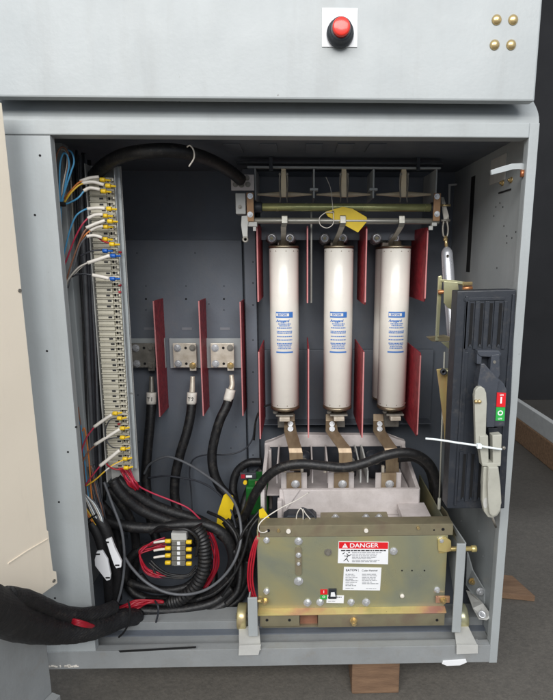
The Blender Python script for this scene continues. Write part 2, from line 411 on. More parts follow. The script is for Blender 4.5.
# back panels : lower left one stands forward
XP = P(246, 380, YB-.03).x
b = MB(); b.box(XL+.003, XR-.003, YB, YB+.003, ZB+.01, ZC, 0); b.build('back_wall', 'paint_shaded', cab)
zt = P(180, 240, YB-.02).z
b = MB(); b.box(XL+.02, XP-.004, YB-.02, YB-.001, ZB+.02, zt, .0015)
bp = b.build('back_panel', 'paint_shaded', cab)
b = MB()
for (px, py) in ((137,253),(195,253),(146,299),(186,299),(224,299),(146,286),(224,286),(186,286),(209,304),(224,310),(146,310),(138,395),(139,442),(236,427),(231,448)):
    c = P(px, py, YB-.02); b = MB(); b.cyl(c-Vector((0,.0006,0)), c, .0026 if py in (299,) else .0015, seg=12); b.build('bolt_hole', 'hole', bp)
for px in (149, 187, 225): b = MB(); b.pbox(px-5, 327.5, px+5, 330, YB-.0208, YB-.0195, .0001); b.build('printed_mark', 'inkg', bp)
# post between the bays
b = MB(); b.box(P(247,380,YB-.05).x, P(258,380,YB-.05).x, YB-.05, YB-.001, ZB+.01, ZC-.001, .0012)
po = b.build('mullion', 'paint_shaded', cab)
for py in (262,283,305,340,372,402,436,455,470):
    c = P(253, py, YB-.05); b = MB(); b.cyl(c-Vector((0,.0006,0)), c, .0017, seg=10); b.build('bolt_hole', 'hole', po)
# centre bay lower light panel
b = MB()
b.pbox(262, 350, 432, 424, YB-.016, YB-.002, .001)
b.box(P(262,424,YB-.06).x, P(432,424,YB-.06).x, YB-.06, YB-.017, P(340,424,YB-.06).z-.002, P(340,424,YB-.06).z, .0006)
b.build('mounting_plate', 'paint_shaded', cab)
# floor pan and sill
ZF = P(270, 640, .01).z
b = MB(); b.box(XL+.003, XR-.003, .06, YB, ZB+.02, ZB+.023, 0); b.build('floor_pan', 'paint_shaded', cab)
b = MB()
b.box(XL+.0022, XCR-.0005, -.002, .0015, ZB, ZS, .0008)
b.box(XL+.0022, XCR-.0005, .0015, .014, ZS-.0025, ZS-.0002, .0006)
b.box(XL+.06, XCR-.02, .014, .017, ZS-.022, ZS-.001, .0006)
z2 = ZS-.010
b.box(XL+.01, XRW-.002, .017, .075, z2-.012, z2-.0095, .0006)
b.box(XL+.01, XRW-.002, .075, .079, z2-.0095, z2+.012, .0008)
b.box(XL+.01, XRW-.002, .079, .12, z2+.0095, z2+.012, .0008)
b.build('sill', 'paint_s', cab)
b = MB()
b.pprism([(118.5,650.6),(196,646.3),(196,648.2),(120,652.6)], -.0026, .0004)
b.build('worn_slot', 'hole', cab)
b = MB(); b.pprism([(443,661.2),(466,659.5),(467,662.5),(460,665.5),(447,666),(442,664)], -.0048, .0025, .0006); b.build('paper_label_scrap', 'white', cab)
b = MB()
for k in range(26):
    x = 44+random.random()*38; c = P(x, 667.2-random.random()*1.6, -.003)
    s_ = .0012+random.random()*.0022; b.box(c.x-s_, c.x+s_, c.y, c.y+.001, c.z-s_*.5, c.z+s_*.5, .0004)
b.build('chipped_paint', 'sleeve', cab)
# door latch keeper and plates on the right wall
b = MB()
a0, a1, a2 = on_wall(492,160), on_wall(507.5,153), on_wall(492,185)
b.box(XRW-.002, XRW-.0003, min(a0.y,a1.y), max(a0.y,a1.y), on_wall(499,182).z, on_wall(499,157).z, .0004)
b.build('keeper_plate', 'ltgrey', cab)
for (px, py) in ((503,183),(511.5,180)): b = MB(); b.bolt(on_wall(px,py), .004, .004, (-1,0,0)); b.build('keeper_screw', 'brass', cab)
b = MB()
pp = [(491,170),(500,167),(512,163.5),(522,163),(529,165),(530,168),(523,169.5),(513,168.5),(501,172.5),(491.5,175)]
b.prism([P(x, y, .012) for x, y in pp], (0, .006, 0), .0012)
b.cyl(P(523,169,.012), P(523,176,.012), .0022)
la = b.build('latch_lever', 'paint', cab)
b = MB(); b.cyl(P(522.5,170,.010), P(522,177,.010), .0035); b.build('latch_pin', 'copper', la)
b = MB(); c = on_wall(505, 191); b.box(XRW-.0015, XRW-.0003, c.y-.03, c.y+.03, c.z-.002, c.z+.001, 0); b.build('slit', 'hole', cab)
# ------------------------------------------------------------------ upper compartment door
XU0, XU1 = XL-.004, P(535, 90, -.02).x
zt = P(276, 99, -.022).z
up = thing('compartment_door', 'plain light grey compartment door above the open bay, with a red push button', 'cabinet door', ((XU0+XU1)/2, -.02, zt))
b = MB(); b.box(XU0, XU1, -.022, -.002, zt, zt+.62, .003); b.build('door_panel', 'paint', up)
b = MB(); b.box(XU0, XU1-.002, -.0015, .004, zt+.004, zt+.6, .001); b.build('door_return', 'paint', up)
b = MB(); b.box(XL, XR-.010, .0935, YB+.02, ZH1+.003, zt+.61, .002); b.box(XL, XR-.010, .006, .093, zt+.03, zt+.61, .002); b.build('upper_housing', 'paint', cab)
b = MB(); b.pbox(322, 8, 357.5, 47, -.0235, -.0222, .0006); pl = b.build('button_plate', 'white', up)
c = P(340, 34.5, -.0236)
b = MB(); b.lathe(c, (0,-1,0), [(0,.0205),(.004,.0215),(.010,.0205),(.012,.0185),(.020,.0175),(.022,.0165),(.022,.0135)], 40); b.build('button_bezel', 'black', pl)
b = MB(); b.lathe(c+Vector((0,-.010,0)), (0,-1,0), [(0,.013),(.018,.0135),(.0195,.0128),(.0205,.011),(.0208,.004),(.0208,0)], 40); b.build('button_cap', 'redp', pl)
for (px, py) in ((494.5,45),(511,45),(496.5,20),(513,20)):
    b = MB(); c = P(px, py, -.022); b.lathe(c, (0,-1,0), [(0,.0076),(.0012,.0078),(.003,.0066),(.0045,.0045),(.0052,.002),(.0053,0)], 24); b.build('rivet', 'brass', up)
# ------------------------------------------------------------------ left door swung open
a = P(57.5, 583, -.03); 
bz = a.z
# direction in plan found from the panel's lower edge in the picture
q = PZ(20, 611, bz)
dv = Vector((q.x-a.x, q.y-a.y, 0)).normalized()
nv = Vector((-dv.y, dv.x, 0))
if nv.x < 0: nv = -nv
L1 = (q-a).length
print('DOOR', a, q, dv, L1)
dr = thing('cabinet_door', 'cream lined door swung wide open on the left of the bay', 'cabinet door', (a.x, a.y, bz))
def dpt(s, z, o=0.): return Vector((a.x, a.y, 0)) + dv*s + nv*o + Vector((0,0,z))
e = P(49, 530, -.03)                                 # panel edge a bit short of the tab
s0 = .012
zt = ZC+.02
out = [dpt(0,bz), dpt(.86,bz), dpt(.86,zt), dpt(s0,zt), dpt(s0,bz+.115), dpt(s0-.004,bz+.11), dpt(s0-.004,bz+.075), dpt(s0-.004,bz+.03), dpt(0,bz+.024)]
b = MB(); b.prism([p-nv*.006 for p in out], nv*.006, .0008); lp = b.build('liner_panel', 'cream', dr)
def PN(px, py, o=0.):
    r_ = ray(px, py); p0 = dpt(0, bz, o); return CAM + r_*((p0-CAM).dot(nv)/r_.dot(nv))
b = MB(); b.prism([PN(47.5,538.5,.0003), PN(26,551,.0003), PN(8,563,.0003), PN(8,564,.0003), PN(26,552,.0003), PN(47.5,539.3,.0003)], nv*.0010, 0); b.build('pocket_edge', 'cream', lp)
b = MB(); b.cyl(dpt(.008,bz+.010,.0002), dpt(.008,bz+.010,.0018), .0032, seg=16); b.build('screw', 'steeld', dr)
b = MB(); c = dpt(s0+.004, P(33,290,-.03).z, .0002); b.cyl(c, c+nv*.002, .003, seg=16); b.build('screw', 'steeld', dr)
b = MB(); b.prism([dpt(.03,ZB-.02,-.034), dpt(.88,ZB-.02,-.034), dpt(.88,zt+.01,-.034), dpt(.03,zt+.01,-.034)], nv*.026, .001)
b.prism([dpt(.03,ZB-.02,-.007), dpt(.88,ZB-.02,-.007), dpt(.88,ZB,-.007), dpt(.03,ZB,-.007)], nv*.02, .001)
b.build('door_shell', 'paint_s', dr)
# ------------------------------------------------------------------ fuses
YF = .332
def px2m(w, Y, py): return (P(300+w, py, Y)-P(300, py, Y)).length
fx = [(284.5, 'leftmost'), (338, 'middle'), (393.5, 'rightmost')]
zt, zb = P(338, 248, YF-.03).z, P(338, 408, YF-.03).z
rF = .0350
def make_fuse(c):
    root = thing('fuse', '', 'fuse', c, 'three white tube fuses in a row')
    b = MB(); b.lathe(c, (0,0,1), [(0,rF-.002),(.002,rF),(zt-zb-.002,rF),(zt-zb,rF-.002)], 64); b.build('tube', 'fuse', root)
    b = MB(); b.lathe(c+Vector((0,0,zt-zb)), (0,0,1), [(0,rF+.0006),(.004,rF+.0010),(.0055,rF),(.006,.018),(.008,.012),(.016,.012),(.017,.008)], 48)
    top = b.build('end_cap', 'cap', root)
    b = MB(); b.lathe(c, (0,0,-1), [(0,rF+.0006),(.006,rF+.0012),(.008,rF-.001),(.0085,.018),(.012,.012),(.02,.012)], 48); b.build('end_cap', 'cap', root)
    rc = c+Vector((0,.0712,0))
    b = MB(); b.lathe(rc, (0,0,1), [(0,rF-.002),(.002,rF),(zt-zb-.002,rF),(zt-zb,rF-.002)], 64); b.build('rear_tube', 'fuse', root)
    for zz, hh in ((zt-zb+.0001, .004), (-.0041, .004)):
        b = MB(); b.lathe(rc+Vector((0,0,zz)), (0,0,1), [(0,rF+.0004),(hh,rF+.0004)], 40); b.box(rc.x-.012, rc.x+.012, c.y+.01, rc.y, c.z+zz+.0005, c.z+zz+hh-.0005, .0003); b.build('rear_cap', 'cap', root)
    # small crimp pins round both ends
    for a in (-1.1, -.55, .15, .7, 1.15):
        for zz in (zt-zb-.007, .007):
            p = c+Vector((math.sin(a)*rF, -math.cos(a)*rF, zz)); n = Vector((math.sin(a), -math.cos(a), 0))
            b = MB(); b.cyl(p-n*.0005, p+n*.0007, .0011, seg=8); b.build('crimp_pin', 'cap', root)
    # printed label wrapped round the tube
    zl0, zl1 = P(338, 311.5, YF-.035).z, P(338, 353, YF-.035).z
    lh = zl0-zl1; lw = .052; R2 = rF+.0004
    def wrap(x, y, o=0):
        a = x/R2 + .0; return Vector((c.x+math.sin(a)*(R2+o), c.y-math.cos(a)*(R2+o), zl1+lh*.5+y))
    def patch(b, x0, x1, y0, y1, o=0., m=0):
        n = max(2, int((x1-x0)/.002)); prev = None
        for i in range(n+1):
            x = x0+(x1-x0)*i/n; v = (b.bm.verts.new(wrap(x, y0, o)), b.bm.verts.new(wrap(x, y1, o)))
            if prev: f = b.bm.faces.new((prev[0], v[0], v[1], prev[1])); f.material_index = m; f.smooth = True
            prev = v
    b = MB()
    hb = .0150
    patch(b, -lw*.41, lw*.41, lh/2-hb, lh/2-.001, 0)
    patch(b, -lw*.41, lw*.41, -lh/2, -lh/2+.0035, 0)
    patch(b, -lw*.39, lw*.22, lh/2-hb+.0038, lh/2-hb+.0105, .0002, 1)
    b.text('EATON', .0064, lambda x, y: wrap(x-.0045, lh/2-hb+.0072+y, .0004), 0, .0003)
    b.text('Ampgard', .0085, lambda x, y: wrap(x+y*.25-.004, lh/2-hb-.0075+y, .0003), 0, .0003)
    rows = [(.026,.72),(.0305,.62),(.036,.86),(.0445,.9),(.0485,.9),(.0575,.86),(.066,.9),(.075,.9),(.079,.84),(.0835,.7),(.0875,.78)]
    sc = (lh-.004)/.1
    rnd = random.Random(3)
    for (yy, wd) in rows:
        x = -lw*.41*wd
        while x < lw*.41*wd:
            l = .0012+rnd.random()*.0035
            y0 = lh/2-(yy*sc)-.006
            if y0 < -lh/2+.006: break
            patch(b, x, min(x+l, lw*.41*wd), y0, y0+.0024, .0001); x += l+.0009
    b.build('label', ['blue', 'fuse'], root)
    return root
pos = [Vector((P(px, 328, YF).x, YF, zb)) for px, _ in fx]
f0 = make_fuse(pos[0])
f0['label'] = 'white tube fuse with blue printed label, left one of the three, nearest the cable terminals'
f1 = dup(f0, pos[1], 'white tube fuse with blue printed label, standing in the middle between the other two')
f2 = dup(f0, pos[2], 'white tube fuse with blue printed label, right one of the three, nearest the handle')
f0.rotation_euler.z = math.radians(1.5); f1.rotation_euler.z = math.radians(-3); f2.rotation_euler.z = math.radians(2.5)
# ------------------------------------------------------------------ fuse clips (upper) : one bracket with two spring knobs
def make_clip(c):
    root = thing('fuse_clip', '', 'fuse clip', c, 'upper fuse clips with twin springs')
    b = MB(); b.box(c.x-.03, c.x+.03, c.y+.02, c.y+.028, c.z-.010, c.z+.028, .002); b.build('back_plate', 'steeld', root)
    for s_ in (-1, 1):
        b = MB(); k = c+Vector((s_*.0225, .018, 0)); b.lathe(k, (0,-1,0), [(0,.016),(.008,.0165),(.02,.013),(.030,.0125),(.033,.0095),(.033,.006),(.026,.006)], 24); kn = b.build('spring_cup', 'steel', root)
        b = MB(); b.cyl(k+Vector((0,-.024,0)), k+Vector((0,-.0345,0)), .0045, seg=6); b.build('nut', 'zincd', kn)
    b = MB(); b.box(c.x-.008, c.x+.008, c.y-.012, c.y+.019, c.z-.022, c.z-.010, .0015); b.build('jaw', 'tin', root)
    return root
cp = [Vector((P(px, 240, .385).x, .385, P(px, 238.5, .385).z)) for px in (281, 333.5, 385)]
k0 = make_clip(cp[0]); k0['label'] = 'twin spring clip on the dark back plate above the left fuse'
dup(k0, cp[1], 'twin spring clip on the dark back plate above the middle fuse')
dup(k0, cp[2], 'twin spring clip on the dark back plate above the right fuse')
# lower holders
def make_holder(c):
    root = thing('fuse_holder', '', 'fuse holder', c, 'lower fuse holders')
    b = MB(); b.box(c.x-.022, c.x+.022, c.y-.02, c.y+.03, c.z-.004, c.z, .001); b.build('shelf', 'steeld', root)
    b = MB(); b.box(c.x-.013, c.x+.013, c.y-.028, c.y-.006, c.z-.014, c.z-.0042, .0015); b.build('clamp', 'tin', root)
    b = MB(); b.box(c.x-.02, c.x+.02, c.y+.0302, c.y+.034, c.z-.05, c.z+.002, .001); b.build('back_leg', 'steeld', root)
    b = MB(); b.bolt(c+Vector((-.024,-.005,.004)), .004, .005); b.build('bolt', 'steeld', root)
    return root
hp = [Vector((P(px, 412, YF).x+.001, YF, zb-.021)) for px, _ in fx]
k0 = make_holder(hp[0]); k0['label'] = 'small metal holder carrying the bottom end of the left fuse'
dup(k0, hp[1], 'small metal holder carrying the bottom end of the middle fuse')
dup(k0, hp[2], 'small metal holder carrying the bottom end of the right fuse')
# ------------------------------------------------------------------ red barriers
def barrier(label, px_near, Y0, Y1, py_top, py_bot, tk=.003, group=None, cham=.0):
    """py_* measured on the near edge"""
    x = P(px_near, (py_top+py_bot)/2, Y0).x; z1 = P(px_near, py_top, Y0).z; z0 = P(px_near, py_bot, Y0).z
    r = min(.012, (z1-z0)*.1)
    root = thing('insulating_barrier', label, 'barrier', (x, (Y0+Y1)/2, z0), group)
    pts = [(x-tk/2, Y0+.0012, z0+cham), (x-tk/2, Y0+.0012+cham, z0), (x-tk/2, Y1, z0), (x-tk/2, Y1, z1), (x-tk/2, Y0+.0012+cham, z1), (x-tk/2, Y0+.0012, z1-cham)]
    pts2 = []
    for p in pts:
        if not any((Vector(p)-Vector(q)).length < 1e-6 for q in pts2): pts2.append(p)
    b = MB(); b.prism(pts2, (tk, 0, 0), .0003); b.build('board', 'red_b', root)
    b = MB(); b.box(x-tk/2, x+tk/2, Y0, Y0+.0011, z0+cham, z1-cham, .0002); b.build('cut_edge', 'red_e', root)
    return root
G1 = 'red barriers hanging above and between the fuses'
barrier('narrow looking red board seen edge on, hanging left of the left fuse top', 257.5, .27, .42, 224, 302, group=G1)
barrier('red board hanging between the left and middle fuse tops', 307.5, .27, .42, 226, 303, group=G1)
barrier('red board hanging between the middle and right fuse tops', 366, .26, .42, 226, 305, group=G1, cham=.006)
barrier('wide dark red board hanging right of the right fuse top', 426.5, .26, .42, 227, 302, group=G1, cham=.008)
G2 = 'red barriers standing beside the lower halves of the fuses'
barrier('red board seen edge on, standing left of the left fuse foot', 259.5, .25, .42, 352, 439, group=G2)
barrier('red board standing between the left and middle fuse feet', 308.5, .25, .42, 349, 438, group=G2)
barrier('red board standing between the middle and right fuse feet', 363, .235, .42, 352, 438, group=G2)
barrier('wide red board standing right of the right fuse foot', 419, .235, .42, 353, 437, group=G2, cham=.006)
# grey strip hanging next to the second board
b = MB(); b.pbox(310.5, 203, 312.2, 303, .30, .34, .0005); tag(b.build('divider_strip', 'beige_g'), 'thin grey strip hanging beside the red board between left and middle fuse', 'divider')
G3 = 'small red barriers between the cable terminals'
YP = YB-.02
barrier('red board standing right of the leftmost cable terminal', 156.5, YP-.085, YP-.001, 301, 417, group=G3)
barrier('red board standing between the middle and right cable terminals', 201, YP-.085, YP-.001, 301, 416, group=G3)
barrier('slim red board standing right of the rightmost cable terminal', 241.5, YP-.085, YP-.001, 302, 416, group=G3)
# ------------------------------------------------------------------ load terminals
def make_term(cx, bright):
    x0 = P(cx-18, 355, YP-.03).x; x1 = P(cx+19, 355, YP-.03).x
    z1 = P(cx, 339.5, YP-.03).z; z0 = P(cx, 369.5, YP-.03).z; z0b = z0
    root = thing('cable_terminal', '', 'terminal', ((x0+x1)/2, YP-.02, z0), 'cable terminals on the back panel')
    b = MB(); b.box(x0, x1, YP-.012, YP-.009, z0, z1, .0008); b.box(x0, x0+.004, YP-.0088, YP-.0005, z0, z1, .0008); b.box(x1-.004, x1, YP-.0088, YP-.0005, z0, z1, .0008)
    b.build('bracket', 'paint', root)
    xa, xb = x0+.014, x1-.022
    b = MB(); b.box(xa, xb, YP-.032, YP-.0262, z0+.006, z1-.010, .001); pd = b.build('bus_pad', bright, root)
    for sx in (xa+.012, ):
        for sz in (z0+.016, z1-.022):
            b = MB(); b.cyl((sx, YP-.0262, sz), (sx, YP-.0122, sz), .008, seg=16); b.build('standoff', 'ltgrey', root)
            b = MB(); b.bolt((sx, YP-.0322, sz), .0068, .006); b.build('bolt', 'steel', pd)
    for sx, sz in (((xa+xb)/2+.003, z0+.016), ((xa+xb)/2+.003, z1-.022)):
        b = MB(); b.cyl((sx, YP-.0325, sz), (sx, YP-.032, sz), .0035, seg=16); b.build('hole', 'hole', pd)
    b = MB(); b.bolt((xb-.009, YP-.0322, z1-.022), .006, .004); b.build('bolt', 'steeld', pd)
    return root, (xb-.009, YP-.036, z0+.012)
T = []
for cx, br, lb, lab in ((144.5,'steeld','T1','dim grey cable terminal nearest the terminal strip'), (186,'tin','T2','middle of the three cable terminals, between two red boards'), (223.5,'tin','T3','brightest cable terminal, rightmost of the three on the back panel')):
    r_, q = make_term(cx, br); r_['label'] = lab; T.append(q)
def cable(label, pts, r, col='rubber', name='cable', cat='cable', group=None, **k):
    b = MB(); b.ptube(pts, r, **k); return tag(b.build(name, col), label, cat, group)
paths = [
 [(151.5,394,.38),(151,412,.37),(149,435,.36),(147,458,.35),(146,482,.34),(150,515,.32),(158,545,.30)],
 [(192,394,.38),(191,412,.37),(187,432,.36),(180,455,.35),(175,480,.34),(176,505,.33),(186,530,.31),(196,545,.30)],
 [(230.5,391,.38),(227,405,.37),(220,420,.36),(215,437,.355),(212,455,.35),(214,473,.345),(221,488,.34),(233,501,.33),(238,516,.30)],
]
labs = ['thick black power cable hanging from the leftmost terminal','thick black power cable hanging from the middle terminal','thick black curved power cable hanging from the bright rightmost terminal']
for i, pth in enumerate(paths):
    top = Vector(T[i]); p0 = P(*pth[0])
    root = thing('power_cable', labs[i], 'cable', p0, 'power cables on the back panel terminals')
    b = MB(); b.ptube(pth, .0122, n=10, seg=20); b.build('jacket', 'rubber', root)
    d = (P(*pth[1])-p0).normalized()
    b = MB(); b.tube([p0-d*.004, p0+d*.026], .0127, seg=20)
    sl = b.build('marker_sleeve', 'sleeve', root)
    # lettering on the sleeve
    if i < 2:
        cc = p0+d*.011; b = MB(); sg = Vector((-d.z, 0, d.x)); 
        if sg.x < 0: sg = -sg
        upv = -d if d.z < 0 else d
        def fn(x, y, cc=cc, sg=sg, upv=upv):
            a = x/.0131; return cc + sg*math.sin(a)*.0131 + upv*y + Vector((0,-1,0))*math.cos(a)*.0131
        b.text(('1','2')[i], .0140, lambda x, y: fn(x+.0045, y), 0, .0006, sx=.8)
        for (xa, xb, ya, yb) in ((-.0085,-.0005,.0034,.0054),(-.0055,-.0035,-.0052,.0034)):
            n_ = 5; pv = None
            for k in range(n_+1):
                xx = xa+(xb-xa)*k/n_; v = (b.bm.verts.new(fn(xx, ya)), b.bm.verts.new(fn(xx, yb)))
                if pv: b.bm.faces.new((pv[0], v[0], v[1], pv[1]))
                pv = v
        b.build('lettering', 'ink', sl)
    # lug
    b = MB(); e = top+Vector((0,-.001,0))
    b.tube([p0-d*.0045, p0-d*.018, (e+p0-d*.018)/2], .0065, r_fn=lambda i, t: 1.15-.25*t, seg=16)
    b.box(e.x-.0085, e.x+.0085, e.y-.0005, e.y+.003, e.z-.014, e.z+.009, .0012)
    lg = b.build('lug', 'steeld' if i == 0 else 'tin', root)
    b = MB(); b.bolt((e.x, e.y-.0008, e.z), .0062, .006); b.build('bolt', 'brass' if i else 'steeld', lg)
# ------------------------------------------------------------------ isolating switch at the top
YS = .27
sws = thing('isolating_switch', 'grey framed isolating switch with a shiny shaft across the top of the bay', 'switch', P(345, 225, YS))
b = MB()
z1 = P(345, 166.5, YS).z; z0 = P(345, 196, YS).z; x0 = P(254.5, 185, YS).x; x1 = P(437, 185, YS).x
b.box(P(247,167,YS).x, P(441,167,YS).x, YS, YS+.012, z1-.004, z1, .0008)
b.build('top_rail', 'paint', sws)
b = MB(); b.box(x0, x0+.003, YS, YS+.12, z0-.01, z1-.0042, .0008); b.build('end_plate', 'paint', sws)
b = MB(); b.box(x1-.003, x1, YS, YS+.12, z0-.012, z1-.0042, .0008); b.build('end_plate', 'paint', sws)
b = MB(); b.box(x0+.003, x1-.003, YS+.115, YS+.12, P(345,240,YS+.1).z, z1-.0045, .0008); b.build('back_plate', 'paint_shaded', sws)
for px in (314, 373.8):
    b = MB(); x = P(px, 180, YS).x; b.box(x-.0018, x+.0018, YS+.002, YS+.10, P(px,198,YS).z, z1-.0043, .0005)
    b.box(x-.009, x+.009, YS-.001, YS+.03, P(px,190.5,YS).z, P(px,188,YS).z, .0008); b.build('phase_divider', 'paint', sws)
b = MB(); b.box(P(236,161,YS-.01).x, P(443,161,YS-.01).x, YS-.012, YS+.015, z1+.004, z1+.008, .0006); b.build('track', 'black', sws)
for px in (271, 418):
    b = MB(); c = P(px, 166, YS-.012); b.box(c.x-.004, c.x+.004, c.y-.004, c.y, P(px,171,YS-.012).z, P(px,157,YS-.012).z, .0008); b.bolt(c+Vector((0,-.0042,-.006)), .0035, .004, washer=False); b.build('clamp', 'black', sws)
# insulator spindle: waisted lengths between the dividers
for (a, m_, e) in ((256, 284, 312), (316, 343.5, 372), (376, 404, 434)):
    pa, pm, pe = P(a, 194.5, YS+.04), P(m_, 194, YS+.04), P(e, 194.5, YS+.04)
    L_ = (pe-pa).length
    b = MB(); prof = []
    for k in range(29):
        t = k/28; r = .0022+.0048*max(0, 1-abs(t-.5)*2.1)**1.0
        prof.append((L_*t, r))
    b.lathe(pa, pe-pa, prof, 20); b.build('spindle', 'jaw', sws)
# contact jaws
def jaw(px, n_):
    p = P(px, 171, YS+.01); q_ = P(px+.4, 198, YS+.025)
    r_ = None
    b = MB(); b.hexa([(p.x-.0065,p.y-.004,q_.z),(p.x+.0065,p.y-.004,q_.z),(p.x+.0065,p.y+.012,q_.z),(p.x-.0065,p.y+.012,q_.z),(p.x-.0055,p.y-.002,p.z),(p.x+.0055,p.y-.002,p.z),(p.x+.0055,p.y+.014,p.z),(p.x-.0055,p.y+.014,p.z)], .0012)
    b.box(p.x-.005, p.x+.005, p.y-.001, p.y+.01, p.z, p.z+.007, .001)
    j_ = b.build('contact_jaw', 'jaw', sws)
    for s_ in (-1, 1):
        b = MB(); xx = p.x+s_*.0082
        b.tube([(xx, p.y-.004, p.z-.004), (xx+s_*.0012, p.y-.003, (p.z+q_.z)/2), (xx-s_*.001, p.y-.006, q_.z), (xx, p.y-.008, q_.z-.012)], .0016, seg=8)
        b.build('spring_leg', 'steeld', j_)
        b = MB(); b.bolt((xx, p.y-.003, p.z-.008), .0028, .003, washer=False); b.build('screw', 'steeld', j_)
for px in (283.5, 344, 404): jaw(px, 0)
b = MB(); a_, e_ = P(262, 207.5, YS-.012), P(434, 207.5, YS-.012); e_.z = a_.z = (a_.z+e_.z)/2
b.cyl(a_, e_, .0088, seg=32, bev=.001); b.build('shaft', 'olive', sws)
for px in (258.5, 435):
    b = MB(); c = P(px, 207.5, YS-.012); c.z = a_.z; b.cyl(c-Vector((.010,0,0)), c+Vector((.008,0,0)), .0115, seg=28, bev=.001); b.build('shaft_bush', 'black', sws)
b = MB(); a_, e_ = P(242, 221, YS-.02), P(439, 221, YS-.02); e_.z = a_.z = (a_.z+e_.z)/2
b.cyl(a_, e_, .0066, seg=28, bev=.001); b.build('operating_rod', 'beige_g', sws); zrod = a_.z
for (xa, xb, top, bot) in ((246.7, 253.7, 192.5, 221.5), (433.5, 440.5, 193, 221)):
    b = MB(); b.pbox(xa, top, xb, bot, YS-.030, YS-.026, .0008); lk = b.build('copper_link', 'linkb', sws)
    for py in (top+3.5, bot-7):
        b = MB(); b.bolt(P((xa+xb)/2, py, YS-.0302), .0042, .0035); b.build('bolt', 'steel', lk)
b = MB(); b.pbox(247,222,257,226.5, YS-.026, YS-.01, .001); b.pbox(253,226.6,256,231, YS-.024, YS-.018, .0008); b.build('end_foot', 'ltgrey', sws)
b = MB(); b.pbox(432,222.5,437,226, YS-.026, YS-.01, .001); b.pbox(429,226,433,230, YS-.024, YS-.018, .0008); b.build('end_foot', 'ltgrey', sws)
b = MB(); b.pbox(235.5, 193, 245.5, 214, YS-.03, YS+.01, .002); hb = b.build('side_block', 'ltgrey', sws)
b = MB(); b.bolt(P(240, 207, YS-.0302), .003, .002); b.build('screw', 'steeld', hb)
b = MB(); b.pprism([(241.5,216),(248,215.5),(248.5,222),(247,226),(247.5,238),(243,239),(241,225)], YS-.03, .010, .0012); cr_ = b.build('crank', 'ltgrey', sws)
b = MB(); c = P(245.5, 239.5, YS-.034); b.ring(c, .0068, .003, (0,-1,0), .005, 20); b.build('pivot', 'steeld', cr_)
# arms from the rod down to the fuse caps
for (xt, xb) in ((284.5, 282), (343, 334), (402, 390)):
    b = MB(); hw = .0062
    pts = [(P(xt,216,YS-.03), hw), (P(xt+.2,223,YS-.032), hw), (P(xt-1,227,YS-.026), hw), (P(xt*.62+xb*.38,233,YS+.0), hw*.95), (P(xb+1.0,242,YS+.035), hw*.8), (P(xb+.5,246,YS+.055), hw*.75)]
    t = bmesh.new(); rows = []
    for p_, h_ in pts:
        rows.append([t.verts.new(p_+Vector((-h_,0,0))), t.verts.new(p_+Vector((h_,0,0))), t.verts.new(p_+Vector((h_,.003,.002))), t.verts.new(p_+Vector((-h_,.003,.002)))])
    for A_, B_ in zip(rows, rows[1:]):
        for k in range(4): t.faces.new((A_[k], A_[(k+1)%4], B_[(k+1)%4], B_[k]))
    t.faces.new(rows[0][::-1]); t.faces.new(rows[-1]); b._merge(t, .0006, 0); b.build('transfer_arm', 'beige_g', sws)
# mounting plate with earth cable on the left
ep = thing('earth_plate', 'small beige metal plate left of the switch, holding the arched black cable', 'bracket', P(240, 191, YS-.02))
b = MB(); b.pbox(231, 174.5, 254, 190.5, YS-.02, YS-.016, .001); b.build('plate', 'mould', ep)
for px, py in ((235.5,184.5),(241.5,185),(248,184.5),(247,178)):
    b = MB(); b.bolt(P(px, py, YS-.0202), .004, .005); b.build('nut', 'steeld', ep)
cable('arched thick black cable from the terminal strip to the earth plate', [(88,190,.17),(93,178,.155),(104,166,.12),(122,156,.085),(145,151.5,.06),(170,150.5,.06),(192,154,.08),(212,161,.13),(230,171,.19),(241,180,.225)], .0125, n=10, seg=20)
b = MB(); b.ptube([(187,147,.058),(190,145.5,.055),(193.5,150,.055),(194,158,.06),(189,166.5,.065)], .0013, seg=8); tag(b.build('cable_tie', 'sleeve'), 'pale cable tie hanging off the arched black cable', 'cable tie')
# yellow tag hanging on the shaft
yt = thing('hanging_tag', 'yellow plastic tag tied to the switch rod between middle jaws', 'tag', P(348, 232, YS-.03))
b = MB(); b.pprism([(325,212),(332.5,209.5),(343,206.8),(352,208.5),(366.5,217),(367.5,221),(358,232.5),(349,227.5),(338,221.5),(328,216.5)], YS-.0262, .0012, .0003); b.build('card', 'yellow', yt)
b = MB(); c = P(333, 212.3, YS-.0266); b.ring(c, .003, .0015, (0,-1,0), .0008, 18); b.build('eyelet', 'steeld', yt)
b = MB(); b.ptube([(333,212.5,YS-.03),(326,212.5,YS-.032),(319.5,218,YS-.034),(320.5,225,YS-.034),(327,228,YS-.034),(333,224,YS-.033),(333.5,215,YS-.03),(333,212,YS-.029)], .0009, seg=8); b.ptube([(333,211,YS-.03),(332,200,YS-.03),(330.5,188,YS-.02),(326,177,YS-.01)], .0006, seg=6); b.build('string', 'sleeve', yt)
